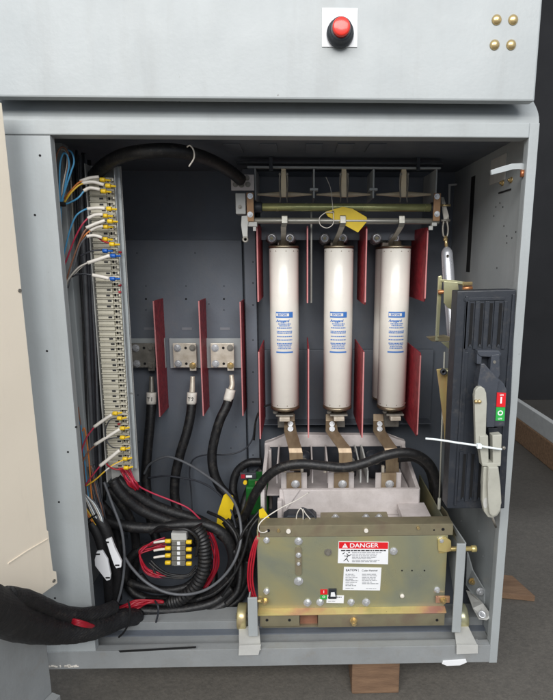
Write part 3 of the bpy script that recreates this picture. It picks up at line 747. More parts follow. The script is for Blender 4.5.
# ------------------------------------------------------------------ straps from the fuses down to the contactor
for i, (xt, xb, lab) in enumerate(((289.5, 296, 'flat bronze bus strap below the left fuse'), (331, 345.5, 'flat bronze bus strap below the middle fuse'), (378.5, 392, 'flat bronze bus strap below the right fuse'))):
    root = thing('bus_strap', lab, 'bus strap', P(xt, 418, .34), 'bus straps between fuses and contactor')
    hw = .0185 if True else 0
    seq = [(xt,414,.355),(xt,421,.35),(xt+.8,431,.30),(xt+(xb-xt)*.55,441,.25),(xb-1,448,.215),(xb,453,.21),(xb+.5,470.5,.212)]
    if i == 2: seq[-1] = (xb+.5, 472, .212)
    b = MB(); t = bmesh.new(); rows = []
    for k, (px, py, Y) in enumerate(seq):
        p_ = P(px, py, Y); h_ = .0135 if k < 2 else .0155
        rows.append([t.verts.new(p_+Vector((-h_,0,0))), t.verts.new(p_+Vector((h_,0,0))), t.verts.new(p_+Vector((h_,.003,-.0025))), t.verts.new(p_+Vector((-h_,.003,-.0025)))])
    for A_, B_ in zip(rows, rows[1:]):
        for k in range(4): t.faces.new((A_[k], A_[(k+1)%4], B_[(k+1)%4], B_[k]))
    t.faces.new(rows[0][::-1]); t.faces.new(rows[-1]); b._merge(t, .0008, 0); b.build('strap', 'bronze', root)
    for py, Y in ((424,.328),(429,.302)):
        b = MB(); p_ = P(xt+1.0, py, Y); b.bolt(p_+Vector((0,-.0025,.001)), .0048, .004, (0,-.8,.6)); b.build('bolt', 'steel', root)
# ------------------------------------------------------------------ contactor
YA, YC_ = .345, .165
con = thing('contactor', 'draw out contactor with gold coloured front plate and pale moulded frame', 'contactor', P(350, 612, .05))
xl, xr = P(265.5, 442, YA).x, P(404.5, 442, YA).x
zb_ = P(335, 444, YA).z; zf = P(335, 489.5, YC_).z
# rear bar with sloped shoulders
b = MB(); 
pp = [(264.5,443.5),(273,441.5),(287,434.5),(388,435.5),(398,440),(405.5,441.5),(405.5,448),(397,448.5),(287,446),(275,452),(264.5,455)]
b.prism([P(x, y, YA) for x, y in pp], (0, .02, 0), .0015); b.build('rear_bar', 'mould', con)
# side cheeks
for (xx, s_) in ((xl, 1), (xr, -1)):
    b = MB()
    z_low = P(335, 560, YC_).z
    pts = [(xx, YA-.0005, zb_), (xx, YC_, zf), (xx, YC_, z_low), (xx, YA-.0005, z_low)]
    b.prism(pts, (s_*.009, 0, 0), .0015); b.build('side_cheek', 'mould', con)
b = MB(); b.box(xl, xl+.016, YA-.022, YA-.001, P(270,505,YA).z, P(270,447,YA).z, .002); b.build('corner_post', 'mould', con)
# front slab
b = MB(); xs0, xs1 = P(279.5, 500, YC_).x, P(418.5, 500, YC_).x
b.box(xs0, xs1, YC_-.004, YC_, P(340,514,YC_).z, P(340,489,YC_).z, .0015)
b.box(xs0, xs1, YC_-.014, YC_-.0002, P(340,519,YC_).z, P(340,514.2,YC_).z, .0012)
b.box(xs0-.004, xs0+.006, YC_-.02, YC_, P(340,527,YC_).z, P(340,501,YC_-.02).z, .0015)
b.build('front_wall', 'mould', con)
b = MB(); b.box(xs0, xs1, YC_+.0002, YC_+.006, P(340,488.5,YC_).z-.02, zf+.001, .001); b.build('rim', 'mould', con)
# gusset behind the wall
b = MB(); b.prism([P(283,489,YC_-.0045), P(300,489,YC_-.0045), P(286,509,YC_-.0045)], (0,-.004,0), .0006); b.build('gusset', 'mould', con)
# pole chambers, dividers, terminal pads
zp = P(340, 489, YC_+.02).z
for i, (px, fx_) in enumerate(((294,0),(341,0),(388,0))):
    ch = None
    b = MB(); x = P(px, 478, .20).x
    b.box(x-.030, x+.030, .195, .199, P(px,492,.195).z, P(px,473,.195).z, .001); b.build('pole_face', 'mould', con)
    b = MB(); b.box(x-.017, x+.017, .188, .1945, P(px,491,.188).z, P(px,473.5,.188).z, .001); t_ = b.build('terminal_pad', 'bronze', con)
    b = MB(); b.bolt(P(px+1.5, 484, .1878), .0068, .006); b.build('bolt', 'steel', t_)
    b = MB(); x2 = P(px+ (8 if i < 2 else -14), 458, .27).x
    b.lathe(Vector((x2, .28, P(px,476,.27).z)), (0,0,1), [(0,.02),(.045,.021),(.055,.019),(.06,.012)], 28); b.build('vacuum_bottle', 'black', con)
    b = MB(); b.bolt((x2+.004, .255, P(px,461,.255).z), .006, .004); b.build('bolt', 'steeld', con)
for (px_, py_) in ((276.5,463),(311.5,463),(327,463),(359,463),(366,463)):
    b = MB(); x = P(px_, 470, .22).x; b.prism([(x, .20, P(0,486,.20).z), (x, .20, P(0,474,.20).z), (x, .30, P(0,452,.30).z), (x, .335, P(0,452,.30).z), (x, .335, P(0,486,.20).z)], (.0035, 0, 0), .0006); b.build('phase_barrier', 'mould' if px_ not in (359,366) else 'ltgrey', con)
for px_ in (285,302,325,333,352,383):
    b = MB(); b.pbox(px_-1.4, 466, px_+1.4, 473, .205, .212, .0006); b.build('fin', 'tin', con)
b = MB(); b.box(xl+.012, xr-.012, .20, .335, P(340,487,.2).z-.02, P(340,487,.2).z-.016, 0); b.build('base_tray', 'mould', con)
b = MB(); b.box(xl+.012, xr-.012, .3355, .338, P(340,487,.2).z-.02, zb_-.004, 0); b.build('rear_screen', 'black', con)
# front steel plate
YFp = .055
b = MB(); b.pbox(257.5, 536.5, 446, 608.5, YFp, YFp+.003, .0008)
b.build('face_plate', 'zinc', con)
fpx0, fpx1 = P(257.5,570,YFp).x, P(446,570,YFp).x
b = MB(); b.pbox(259.5, 525, 453, 536.2, YFp-.002, YFp+.0005, .0006); zt_ = P(350,525,YFp-.002).z
b.box(P(259.5,530,YFp-.002).x, P(453,530,YFp-.002).x, YFp+.0008, YFp+.03, zt_-.0028, zt_-.0004, .0005); tf = b.build('top_flange', 'zincd', con)
for (px, py, r_, mm, cyl_) in ((268.5,530.5,.0032,'hole',1),(443,529.3,.0032,'hole',1),(434,530,.0018,'hole',1),(278.5,530.2,.0030,'brass',1),(288.5,530.6,.0046,'sleeve',1),(366,530,.0042,'sleeve',1),(418,527.5,.003,'brass',2)):
    b = MB(); c = P(px, py, YFp-.002); b.cyl(c+Vector((0,-.0008 if mm == 'hole' else -.004,0)), c, r_, seg=18); b.build('hole' if mm == 'hole' else 'stud', mm, tf)
b = MB()
zc0, zc1 = P(350,607,YFp).z, P(350,613.5,YFp-.012).z
x0_, x1_ = P(258,610,YFp).x, P(444.5,610,YFp).x
b.hexa([(x0_,YFp-.014,zc1-.0015),(x1_,YFp-.014,zc1-.0015),(x1_,YFp-.0005,zc0-.004),(x0_,YFp-.0005,zc0-.004),(x0_,YFp-.014,zc1+.001),(x1_,YFp-.014,zc1+.001),(x1_,YFp-.0005,zc0),(x0_,YFp-.0005,zc0)], .0006)
b.build('drip_edge', 'zincp', con)
for (xa, xb) in ((260,299.5),(318,444.5)):
    b = MB(); b.pbox(xa, 614.5, xb, 626.5, YFp-.012, YFp-.009, .0008); lo = b.build('lower_rail', 'zincd', con)
    for px in ((267,289.5) if xa == 260 else (437,)):
        b = MB(); c = P(px, 620, YFp-.012); b.cyl(c+Vector((0,-.0008,0)), c, .0030, seg=18); b.build('hole', 'hole', lo)
b = MB(); b.bolt(P(353.5, 620.5, YFp-.0122), .0055, .010); b.build('latch_knob', 'brass', con)
b = MB(); b.pbox(300, 615, 317.5, 626.5, YFp+.01, YFp+.013, .0005); b.build('inner_block', 'w_brown', con)
b = MB(); b.box(P(262,620,YFp).x, P(444,620,YFp).x, YFp+.004, .34, P(350,628,YFp).z, P(350,628,YFp).z+.004, .0005); b.build('chassis', 'zincd', con)
b = MB(); b.box(fpx0, fpx0+.003, YFp+.0032, .16, P(350,606,YFp).z, P(350,530,YFp).z, .0005); b.build('cheek', 'zinc', con)
b = MB(); b.box(fpx1-.003, fpx1, YFp+.0032, .30, P(350,606,YFp).z, P(350,527,YFp).z, .0005); b.build('cheek', 'zinc', con)
# hardware on the face
Yf = YFp-.0001
def face_bolt(px, py, r=.0058, m='steel', h=.005, ax=(0,-1,0)):
    b = MB(); b.bolt(P(px, py, Yf), r, h, ax); b.build('bolt', m, con)
for q_ in ((266.5,540,.0045,'steel'),(266.5,591,.0045,'steel'),(328,552,.0054,'steeld'),(393.5,551,.0058,'steel'),(307.5,602.5,.0058,'steel'),(320,602,.0055,'steel'),(351,602,.0054,'steel'),(366,602,.006,'steel'),(441,539.5,.0045,'steel'),(437,589.5,.0045,'steel'),(298.5,581,.0066,'steel'),(298.5,541,.0058,'steel')): face_bolt(q_[0], q_[1], q_[2], q_[3])
for px in (402,412,424.5):
    b = MB(); c = P(px, 570.5, Yf); b.cyl(c+Vector((0,-.0006,0)), c, .0016, seg=12); b.build('hole', 'hole', con)
b = MB(); c = P(402, 595.5, Yf); b.lathe(c, (0,-1,0), [(0,.0048),(.003,.0046),(.0045,.003),(.005,0)], 20); b.build('plug', 'sleeve', con)
# slotted strap on the face
b = MB(); x = P(298.5, 560, Yf).x; zz1, zz0 = P(298.5,546,Yf).z, P(298.5,575,Yf).z
pts = []
rr = .0066
for k in range(13): a_ = math.pi*k/12; pts.append((x+rr*math.cos(a_), Yf-.0002, zz1-rr+rr*math.sin(a_)))
for k in range(13): a_ = math.pi+math.pi*k/12; pts.append((x+rr*math.cos(a_), Yf-.0002, zz0+rr+rr*math.sin(a_)))
b.prism(pts, (0,-.003,0), .0006); sp = b.build('slotted_strap', 'zincd', con)
for py in (555, 563): b = MB(); b.bolt(P(298.5, py, Yf-.0032), .004, .003, washer=(py == 555)); b.build('bolt', 'steel', sp)
# labels
def plane_fn(px, py, Y, k=1.0):
    c = P(px, py, Y); return lambda x, y: Vector((c.x+x, Y, c.z+y))
def lines(b, x0, y0, x1, y1, Y, n_, hpx, m, seed, fill=.9, word=(1.5,5)):
    rnd = random.Random(seed)
    for i in range(n_):
        py = y0+(y1-y0)*(i+.5)/n_; x = x0; xe = x0+(x1-x0)*(fill+rnd.random()*(1-fill))
        while x < xe:
            l = word[0]+rnd.random()*(word[1]-word[0]); xa = min(x+l, xe)
            v = [b.bm.verts.new(P(a_, c_, Y)) for a_, c_ in ((x,py+hpx/2),(xa,py+hpx/2),(xa,py-hpx/2),(x,py-hpx/2))]
            f = b.bm.faces.new(v); f.material_index = m; x = xa+.55
MPX = (P(301,560,Yf)-P(300,560,Yf)).length
b = MB(); b.pprism([(338.6,541.5),(388.6,542),(388,564.3),(337.8,563.2)], Yf-.0008, .0007, 0, 0)
Yl = Yf-.0010
b.pprism([(339,542),(388.2,542.4),(388,549),(338.9,548.6)], Yl, .0002, 0, 1)
b.text('DANGER', 6.6*MPX, plane_fn(364, 545.6, Yl-.0002), 0, .00018, sx=1.08)
b.pprism([(345,543.2),(347.9,547.8),(342.1,547.8)], Yl-.0002, .0001, 0, 0)
b.text('!', 4.0*MPX, plane_fn(345, 546.1, Yl-.0004), 1, .00015)
lines(b, 341, 549.6, 386, 551.6, Yl-.0001, 1, 1.2, 2, 1, 1)
lines(b, 352, 552, 382, 562.5, Yl-.0001, 7, .55, 3, 2, .6)
# shock figure
fg = [((346.5,553.5),(348.5,555.5)),((348.2,555),(346.5,559)),((348.4,556),(351.5,554.5)),((348,556.2),(344,555.8)),((346.6,558.5),(348.5,562)),((346.5,558.7),(343.5,561.2)),((342.5,554),(345,552.5)),((350,552.5),(348,552.8))]
for (a_, e_) in fg:
    d = Vector((e_[0]-a_[0], e_[1]-a_[1])); nrm = Vector((-d.y, d.x)).normalized()*.42
    b.prism([P(a_[0]+nrm.x, a_[1]+nrm.y, Yl-.0002), P(e_[0]+nrm.x*.6, e_[1]+nrm.y*.6, Yl-.0002), P(e_[0]-nrm.x*.6, e_[1]-nrm.y*.6, Yl-.0002), P(a_[0]-nrm.x, a_[1]-nrm.y, Yl-.0002)], (0,.0001,0), 0, 2)
b.build('danger_label', ['white','redl','ink','inkg'], con)
b = MB(); b.pprism([(344,567),(381.5,567.8),(380,590.5),(342.7,590)], Yf-.0008, .0007, 0, 0)
b.text('EATON', 3.4*MPX, plane_fn(351.5, 570.2, Yl), 1, .00018)
b.text('Cutler-Hammer', 3.0*MPX, plane_fn(369.8, 570.6, Yl), 1, .00006, sx=.82)
b.pprism([(358.4,568.8),(358.7,568.8),(358.7,571.8),(358.4,571.8)], Yl, .0001, 0, 2)
lines(b, 345.5, 573.5, 359.5, 586.5, Yl, 8, .6, 2, 4, .5)
lines(b, 362, 573.5, 378.5, 584.5, Yl, 7, .6, 2, 5, .6)
lines(b, 345.5, 587.5, 354, 589, Yl, 1, .5, 2, 6); lines(b, 366, 588, 377, 589.2, Yl, 1, .5, 2, 7)
b.build('rating_label', ['white','ink','inkg'], con)
b = MB(); b.pprism([(326.8,595.2),(344,595.6),(343.6,603.2),(326.4,602.8)], Yf-.0008, .0007, 0, 0)
b.pprism([(328,596.6),(330.6,596.6),(330.6,598.6),(328,598.6)], Yl, .0001, 0, 1); lines(b, 335, 596.4, 342, 598, Yl, 1, .9, 1, 9); lines(b, 328, 600.5, 336, 601.8, Yl, 1, .5, 2, 10)
b.build('serial_label', ['white','ink','inkg'], con)
b = MB(); b.pbox(320.3, 589.6, 327.4, 594.6, Yf-.001, Yf-.0002, .0001); b.pbox(320.3, 594.9, 327.2, 599.3, Yf-.001, Yf-.0002, .0001, 1)
b.text('I', 4.2*MPX, plane_fn(323.8, 592, Yf-.0013), 2, .0002); b.text('O', 3.6*MPX, plane_fn(323.8, 597, Yf-.0013), 2, .0002)
b.build('indicator_label', ['redl','greenl','white'], con)
b = MB(); b.pbox(328.6, 589.3, 336.6, 599, Yf-.004, Yf-.0002, .0008); cn = b.build('counter_window', 'black', con)
b = MB(); b.pprism([(331,592.5),(334.5,592.3),(335.6,596.6),(330.6,596.6)], Yf-.0046, .0005, 0); b.build('flag', 'white', cn)
# side arms, rollers
for (xa, xb, yt, yb_, side) in ((248, 257.5, 598, 636.5, 'l'), (454.5, 463.5, 544, 632.5, 'r')):
    b = MB(); b.pbox(xa, yt, xb, yb_, .02, .024, .0012)
    xx = P(xa if side == 'l' else xb, 600, .02).x
    if side == 'r': b.prism([(xx-.003, .0242, P(xb,544,.02).z), (xx-.003, .16, P(xb,520,.13).z), (xx-.003, .16, P(xb,540,.13).z), (xx-.003, .0242, P(xb,632,.02).z)], (.003,0,0), .0005)
    else: b.box(xx, xx+.003, .0242, .05, P(xa,636,.02).z, P(xa,600,.02).z, .0005)
    b.build('side_arm', 'paint', con)
for (px, py, s_) in ((242.5, 616, -1), (461, 616, 1)):
    c = P(px, py, .07); b = MB(); b.lathe(c-Vector((.010,0,0)), (1,0,0), [(0,.024),(.002,.026),(.018,.026),(.020,.024)], 40); rl = b.build('roller', 'zinc', con)
    b = MB(); b.cyl(c-Vector((.014,0,0)), c+Vector((.014,0,0)), .006, seg=16); b.build('axle', 'steeld', rl)
b = MB(); a_ = P(441, 549, .06); e_ = P(473, 548.5, .06); e_.z = a_.z; b.cyl(a_, e_, .0048, seg=20, bev=.0008)
b.cyl(e_-Vector((.004,0,0)), e_+Vector((.007,0,0)), .0068, seg=20, bev=.001); b.cyl(a_-Vector((.006,0,0)), a_+Vector((.006,0,0)), .0085, seg=6)
b.build('racking_pin', 'zincp', con)
b = MB(); b.pprism([(438,540),(446,537.5),(451,541),(451.5,551),(446,552.5),(438.5,551)], .050, .004, .0008); b.build('pin_bracket', 'zincp', con)
b = MB(); b.pbox(436, 597, 450, 603, .045, .05, .0012); b.build('pin_bracket', 'zincp', con)
b = MB(); c = P(443, 600, .044); b.bolt(c, .005, .006); b.build('bolt', 'brass', con)
b = MB(); c = P(265, 601, .044); b.bolt(c, .005, .006); b.cyl(P(248,601,.05), P(268,601,.05), .003, seg=12); b.build('bolt', 'brass', con)
# things between plate and moulding
b = MB(); b.prism([P(283,527,.09), P(283,519,.09), P(288,515.5,.09), P(313,515.5,.09), P(317,519,.09), P(317,527,.09)], (0,.03,0), .003); b.build('connector_body', 'black', con)
b = MB(); b.box(P(321,520,.09).x, P(389,520,.09).x, .085, .12, P(350,519,.09).z-.02, P(350,519,.09).z, .001); pt = b.build('steel_deck', 'zincd', con)
for px in (335.5, 366, 379): b = MB(); b.bolt(PZ(px, 518, P(350,519,.09).z), .006, .005, (0,0,1)); b.build('bolt', 'steel', pt)
b = MB(); b.box(P(402.5,518,.10).x, P(431.5,518,.10).x, .10, .165, P(417,524,.10).z, P(417,517,.10).z, .0015); b.build('side_block', 'mould', con)
b = MB(); b.pbox(290, 523.3, 411, 525, .085, .087, .0003); b.build('red_gasket', 'w_red', con)
for k, pth in enumerate(([(296,523,.082),(297,514,.08),(300.5,508.5,.08),(303,512,.078),(303,523,.08)], [(305,523,.08),(303,512,.082),(302,508,.085),(308,510,.085),(315,517,.082),(317,524,.08)], [(303,509,.084),(306,514,.08),(312,521,.08)])):
    b = MB(); b.ptube(pth, .0011 if k != 1 else .0015, seg=8); b.build('lead_wire', ('w_white','w_dgrey','w_white')[k], con)
# big cable sweeping over the contactor
cable('long thick black cable sweeping over the top of the contactor', [(240,522,.20),(247,511,.19),(255,494,.17),(266,478,.16),(280,468,.15),(300,464,.145),(325,466,.142),(345,467.5,.14),(365,463,.14),(385,455.5,.14),(405,452.5,.145),(421,457,.15),(432,468,.16),(437,485,.17),(437.5,505,.18),(435,528,.19)], .0105, n=12, seg=20, group='')
cable('short thick black cable curving down behind the long one on the right', [(398,458,.21),(415,458,.21),(428,468,.21),(433,485,.22),(433,505,.23),(431,530,.24)], .010, n=10, seg=18)
# nylon tie on the flange and red wires on the left edge of the contactor
b = MB(); b.ptube([(309,492.5,.13),(297,500,.10),(280,508.5,.07),(264,519,.045),(258.5,526,.040),(259.5,531.5,.042),(264,532.5,.048),(268,530.5,.054)], .0012, seg=10); tag(b.build('cable_tie', 'sleeve'), 'long pale cable tie looped through the corner of the gold front plate', 'cable tie')
for k in range(3):
    o = k*2.3-2.2
    b = MB(); b.ptube([(262+o*.3,530,.07),(256+o*.6,541,.055),(251.5+o,560,.05),(250+o,578,.048),(252+o,592,.046),(255+o*.8,599,.045)], .0019, seg=10)
    o_ = b.build('wire', 'w_red'); tag(o_, 'red wire in the bundle running down the left edge of the gold plate', 'wire', 'red wires beside the gold plate')
# ------------------------------------------------------------------ rail clips on the sill and linkage
for (pp, lab) in (([(239,632.5),(259,631.5),(261,645),(258.5,655),(238.5,655.5),(239,646)], 'grey guide clip on the sill under the left arm'), ([(453,632.5),(466,631),(478,645),(478,653.5),(456.5,654.5),(456.5,645)], 'grey guide clip on the sill under the right arm')):
    root = thing('guide_clip', lab, 'clip', P(pp[3][0], 655, -.01), 'guide clips on the sill')
    b = MB()
    A_ = [P(pp[0][0],633,.055), P(pp[1][0],632,.055), P(pp[2][0],645.2,-.006), P(pp[5][0],645.6,-.006)]
    for v in A_[:2]: v.z = ZS+.006
    for v in A_[2:]: v.z = ZS+.0022
    b.prism(A_, (0,0,-.0018), .0004); b.build('tongue', 'ltgrey', root)
    b = MB(); b.pprism([pp[5], pp[2], pp[3], pp[4]], -.008, .0018, .0004); b.build('lip', 'ltgrey', root)
lk = thing('link_arm', 'flat grey slotted link sticking out beside the right roller', 'link', P(480, 612, .03))
b = MB(); b.prism([P(*q_) for q_ in ((466,590,.12),(472,592,.12),(483,603,.05),(490,613,.02),(491,617,.015),(487,619.5,.015),(479,618.5,.015),(473,608,.05))], (.0,.0006,-.0026), .0006); ba = b.build('bar', 'ltgrey', lk)
b = MB(); c = P(482, 614.5, .0128); b.ring(c, .0075, .0045, (0,-.6,.8), .002, 24); b.build('eye', 'steel', ba)
b = MB(); b.bolt(P(480, 591, .08), .006, .006); b.build('bolt', 'steel', lk)
b = MB(); b.bolt(P(472, 581, .12), .0055, .006); b.build('bolt', 'brass', lk)
b = MB(); b.prism([P(467,552,.14), P(472,570,.13), P(484,590,.08), P(484,604,.075), P(477,603,.08), P(466,585,.14)], (.003,0,0), .0004); b.build('side_plate', 'paint', lk)
# ------------------------------------------------------------------ terminal strip
YT = .13
ts = thing('terminal_strip', 'tall beige terminal strip running down the left of the bay', 'terminal strip', P(112, 480, YT))
xm = P(110.5, 322, YT).x
zt, zb2 = P(104, 177, YT).z, P(119, 468, YT).z
b = MB()
zr0, zr1 = P(104,163,YT).z, P(118,488,YT).z
b.box(xm-.030, xm+.030, YT+.030, YT+.032, zr1, zr0, .0006); b.box(xm-.032, xm-.030, YT+.006, YT+.032, zr1+.01, zr0, .0006); b.build('channel', 'ltgrey', ts)
b = MB(); b.box(xm+.0265, xm+.0285, YT-.002, YT+.0298, zb2-.006, zr0-.004, .0005); b.box(xm+.0286, xm+.034, YT+.010, YT+.012, zb2-.006, zr0-.004, .0005); b.build('side_rail', 'paint', ts)
NB = 54; pit = (zt-zb2)/NB
def blk(z):
    b = MB(); h = pit-.0009
    b.box(xm-.024, xm+.008, YT+.002, YT+.0298, z, z+h, .0008)
    b.box(xm+.0082, xm+.023, YT+.007, YT+.0298, z, z+h, .0006)
    b.box(xm-.0238, xm+.025, YT-.0015, YT+.0018, z+h-.0016, z+h-.0002, .0003)
    b.box(xm+.0232, xm+.0262, YT-.006, YT+.0298, z+h*.3, z+h*.75, .0009)
    o = b.build('terminal_block', 'beige', ts); return o
o0 = blk(zb2)
b = MB(); h = pit; b.box(xm+.010, xm+.0135, YT+.0062, YT+.0068, zb2+h*.2, zb2+h*.7, 0); b.build('screw_recess', 'hole', o0)
b = MB(); b.cyl((xm+.0185, YT+.0065, zb2+h*.45), (xm+.0185, YT+.004, zb2+h*.45), .0025, seg=10); b.build('screw', 'steeld', o0)
b = MB(); b.box(xm-.003, xm+.0045, YT+.0012, YT+.0018, zb2+h*.25, zb2+h*.55, 0); b.build('marking', 'ink', o0)
ks = kids(o0)
rb = random.Random(5)
for i in range(1, NB):
    c = o0.copy(); COL.objects.link(c); c.parent = ts; c.location = (0, 0, i*pit); ORG[c] = ORG[ts]
    for k_ in ks:
        if k_.name.startswith('marking') and rb.random() < .25: continue
        d = k_.copy(); COL.objects.link(d); d.parent = c
        if k_.name.startswith('marking'): d.scale = (1, 1, 1); d.location = (rb.uniform(-.003, .002), 0, 0)
for py in (252,285,292,424):
    b = MB(); c = P(119, py, YT-.004); b.cyl(c, c+Vector((.005,0,0)), .0022, seg=8); b.build('red_plug', 'w_red', ts)
ts.rotation_euler.y = .007; ts.location.x -= .0035
# ------------------------------------------------------------------ wires to the strip
GW = 'marked control wires on the terminal strip'
def wire(label, col, pts, s0=None, crimp=None, cc='ylw', r=.0016, rs=.0032):
    root = thing('wire', label, 'wire', P(*pts[0]), GW)
    b = MB(); b.ptube(pts, r, n=8, seg=8); b.build('insulation', col, root)
    if s0: b = MB(); b.ptube(s0, rs, n=6, seg=10); b.build('marker_sleeve', 'sleeve', root)
    if crimp:
        c = P(*crimp); b = MB(); b.cyl(c-Vector((.0045,0,.0004)), c+Vector((.0050,0,-.0008)), .0042, seg=12, bev=.0008)
        b.cyl(c+Vector((.005,.0,-.001)), c+Vector((.012,.006,-.001)), .002, seg=8)
        b.build('crimp', cc, root)
y_ = .108
wire('brown and orange wire with white sleeve, topmost on the terminal strip','w_orange',[(64,199,.09),(69,193,.09),(77,184,.095),(83,180.5,.1)],[(80,181.5,.1),(90,178,.104),(99,177,y_)],(102.5,179.5,y_))
wire('yellow wire with white sleeve just below the topmost one','w_yellow',[(64,203,.085),(70,194,.085),(78,186,.09),(84,183,.095)],[(82,183.2,.095),(93,182,.1),(104,185,.104)],(108,185.5,.104))
wire('short light blue wire with white sleeve, third from the top','w_blue',[(63,205,.09),(70,202.5,.09),(78,198,.09),(84,191,.095)],[(83.5,191,.095),(90,188,.1),(100,189.5,.104)],(103.5,191,y_))
wire('long light blue wire with white sleeve curving up to the strip','w_blue',[(60,268,.09),(65,250,.09),(70,230,.09),(76,216,.09),(84,210,.095),(88,209,.095)],[(87,209,.095),(97,208,.1),(105,208.5,.104)],(109,208.5,.104))
wire('pink red wire with white sleeve curving up below the long blue one','w_pink',[(62,272,.09),(68,256,.09),(75,238,.09),(82,225,.09),(88,218,.095)],[(87.5,218.5,.095),(95,215,.1),(103,214.5,.104)],(105,215.5,y_))
wire('brown wire under the pink red one with tilted white sleeve','w_brown',[(64,290,.085),(70,268,.085),(77,248,.085),(83,234,.085),(87,228,.09)],[(86,228,.088),(95,224,.094),(105,220.5,.1)],(110,221,.1))
wire('orange wire with white sleeve in the upper middle of the strip','w_orange',[(72,262,.09),(78,246,.09),(84,236,.09),(91,230,.095)],[(90,230.5,.095),(97,227,.1),(103,226,.104)],(105.5,226.5,y_))
wire('grey wire with white sleeve pointing level at the strip','w_grey',[(68,288,.088),(75,262,.088),(80,245,.088),(87,236,.09)],[(86.5,236.5,.09),(94,235.5,.096),(102,237.5,.1)],(105,239,y_))
wire('short red wire crossing under the level white sleeve','w_red',[(97,237,.105),(103,241,.105),(110,243.5,.104)],None,(112,244,.104))
wire('black wire with bright blue crimp near the upper third of the strip','w_dgrey',[(80,256,.10),(92,251,.10),(102,250,.104)],None,(105,250.5,y_),'blc')
wire('off white wire with long white sleeve and blue crimp','w_white',[(60,296,.085),(68,280,.085),(78,268,.085),(88,262.5,.09)],[(87.5,263,.09),(98,259.5,.096),(110,255.5,.1)],(113,255.5,.1),'blc',rs=.0036)
wire('thin white wire running beside the one with the long sleeve','w_white',[(62,292,.09),(72,277,.09),(83,266,.09),(92,260,.095)],None,None,r=.0011)
wire('dark grey wire ending in the lowest blue crimp of the strip','w_dgrey',[(62,286,.09),(70,278,.09),(80,274,.09),(93,275,.095)],[(92,275,.095),(100,276.5,.1),(109,278.5,.104)],(112.5,278.5,.104),'blc',rs=.0036)
wire('pink wire with long tilted sleeve at the lower end of the strip','w_pink',[(80,466,.09),(82,450,.09),(87,437,.095),(95,426,.1)],[(94,427,.1),(103,420.5,.104),(112,414.5,.106)],(115,413,y_),rs=.0034)
wire('thin black wire looping back into the lower strip','w_dgrey',[(118,418,.11),(110,420,.10),(105.5,430,.10),(107,441,.10),(112,447,.1),(121,448,.11)],None,(119.5,418,y_),r=.0012)
wire('brown wire with long tilted sleeve at the lower end of the strip','w_brown',[(81,476,.088),(83,462,.09),(89,451,.095),(99,443,.1)],[(94.5,445,.098),(108,436.5,.102),(120,429,.106)],(122.5,428,y_),rs=.0034)
wire('short black wire with yellow crimp between two sleeved wires low on the strip','w_dgrey',[(106,440,.1),(113,438,.1),(119,437.5,.104)],None,(122.5,437.3,y_),r=.0012)
wire('red wire with the lowest long white sleeve','w_pink',[(85,486,.085),(92,476,.09),(100,466,.095)],[(100,466,.095),(110,458,.1),(120,450,.104)],(123,448.5,.104),rs=.0038)
wire('yellow and white wire second from the bottom of the strip','w_yellow',[(86,486,.09),(95,480,.095),(104,472,.1),(113,465,.104),(123,460,.106)],[(105,471,.1),(112,465.8,.104),(121,461,.106)],(125,458.5,y_),rs=.0018)
wire('short red wire at the very bottom of the strip','w_red',[(105,462,.1),(110,467,.102),(117,469.5,.105),(124,468.5,.106)],None,(126,467.5,y_))
b = MB(); b.pbox(67, 140, 77, 520, .14, .17, .002); dz = b.build('wiring_duct', 'paint', cab)
# loop of spare wires tied at the top left
cable('brown spare wire loop at the top left behind the jamb', [(60,203,.07),(58,190,.065),(55.5,170,.062),(57,154,.06),(62,147,.06),(67.5,152,.062),(68,165,.065),(64,185,.07),(61,203,.07)], .0015, 'w_brown', 'wire', 'wire', n=8, seg=8)
cable('left light blue spare wire loop at the top left', [(60,203,.066),(59.5,185,.062),(60,165,.06),(63,154,.058),(67,155,.058),(69,165,.06),(66,180,.064),(62,203,.068)], .0016, 'w_blue', 'wire', 'wire', n=8, seg=8)
cable('right light blue spare wire, longer, curving past the black tie', [(60,272,.075),(61,235,.072),(61,205,.068),(65,190,.066),(71,172,.064),(74,162,.064),(72,153,.064),(68,150,.066)], .0016, 'w_blue', 'wire', 'wire', n=8, seg=8)
cable('pale grey spare wire inside the loop at the top left', [(61,203,.072),(63,185,.068),(67,165,.068),(66,152,.068),(61,149,.068)], .0013, 'w_white', 'wire', 'wire', n=8, seg=8)
b = MB(); c = P(60.5, 204, .068); b.ring(c-Vector((0,0,.004)), .009, .006, (0,0,1), .007, 20); tag(b.build('cable_tie', 'hole'), 'black tie round the spare wire loop at the top left', 'cable tie')
# wiring running down the corner behind the jamb
rv = random.Random(11)
cols = ['w_grey','beige_g','w_dgrey','rubber','w_grey','w_dgrey','w_grey','rubber']
for i in range(8):
    x0 = 66+i*3.4; Y = .15+.012*(i%3); top = 150+rv.random()*12
    pts = [(x0+4*(k/5)+ 11*k/5 + rv.uniform(-.9,.9), top+(500-top)*k/5, Y) for k in range(6)]
    b = MB(); b.ptube(pts, .0022+.0016*(i%3), n=8, seg=10)
    tag(b.build('corner_wire', cols[i]), 'dull wire in the vertical bundle in the corner behind the terminal strip wires', 'wire', 'dull wires running down the left corner')
for i, (col, x0) in enumerate((('w_pink',74),('w_brown',78),('w_blue',78.5),('w_orange',82))):
    pts = [(x0,395+i*12,.11),(x0+3,430,.11),(x0+4+i,460,.105),(x0+9,490,.10),(x0+12,515,.095)]
    lab = ['pink wire running down the corner beside the lower jamb','brown wire running down the corner beside the lower jamb','light blue wire running down the corner beside the lower jamb','orange wire running down the corner beside the lower jamb'][i]
    cable(lab, pts, .0015, col, 'wire', 'wire', n=8, seg=8)
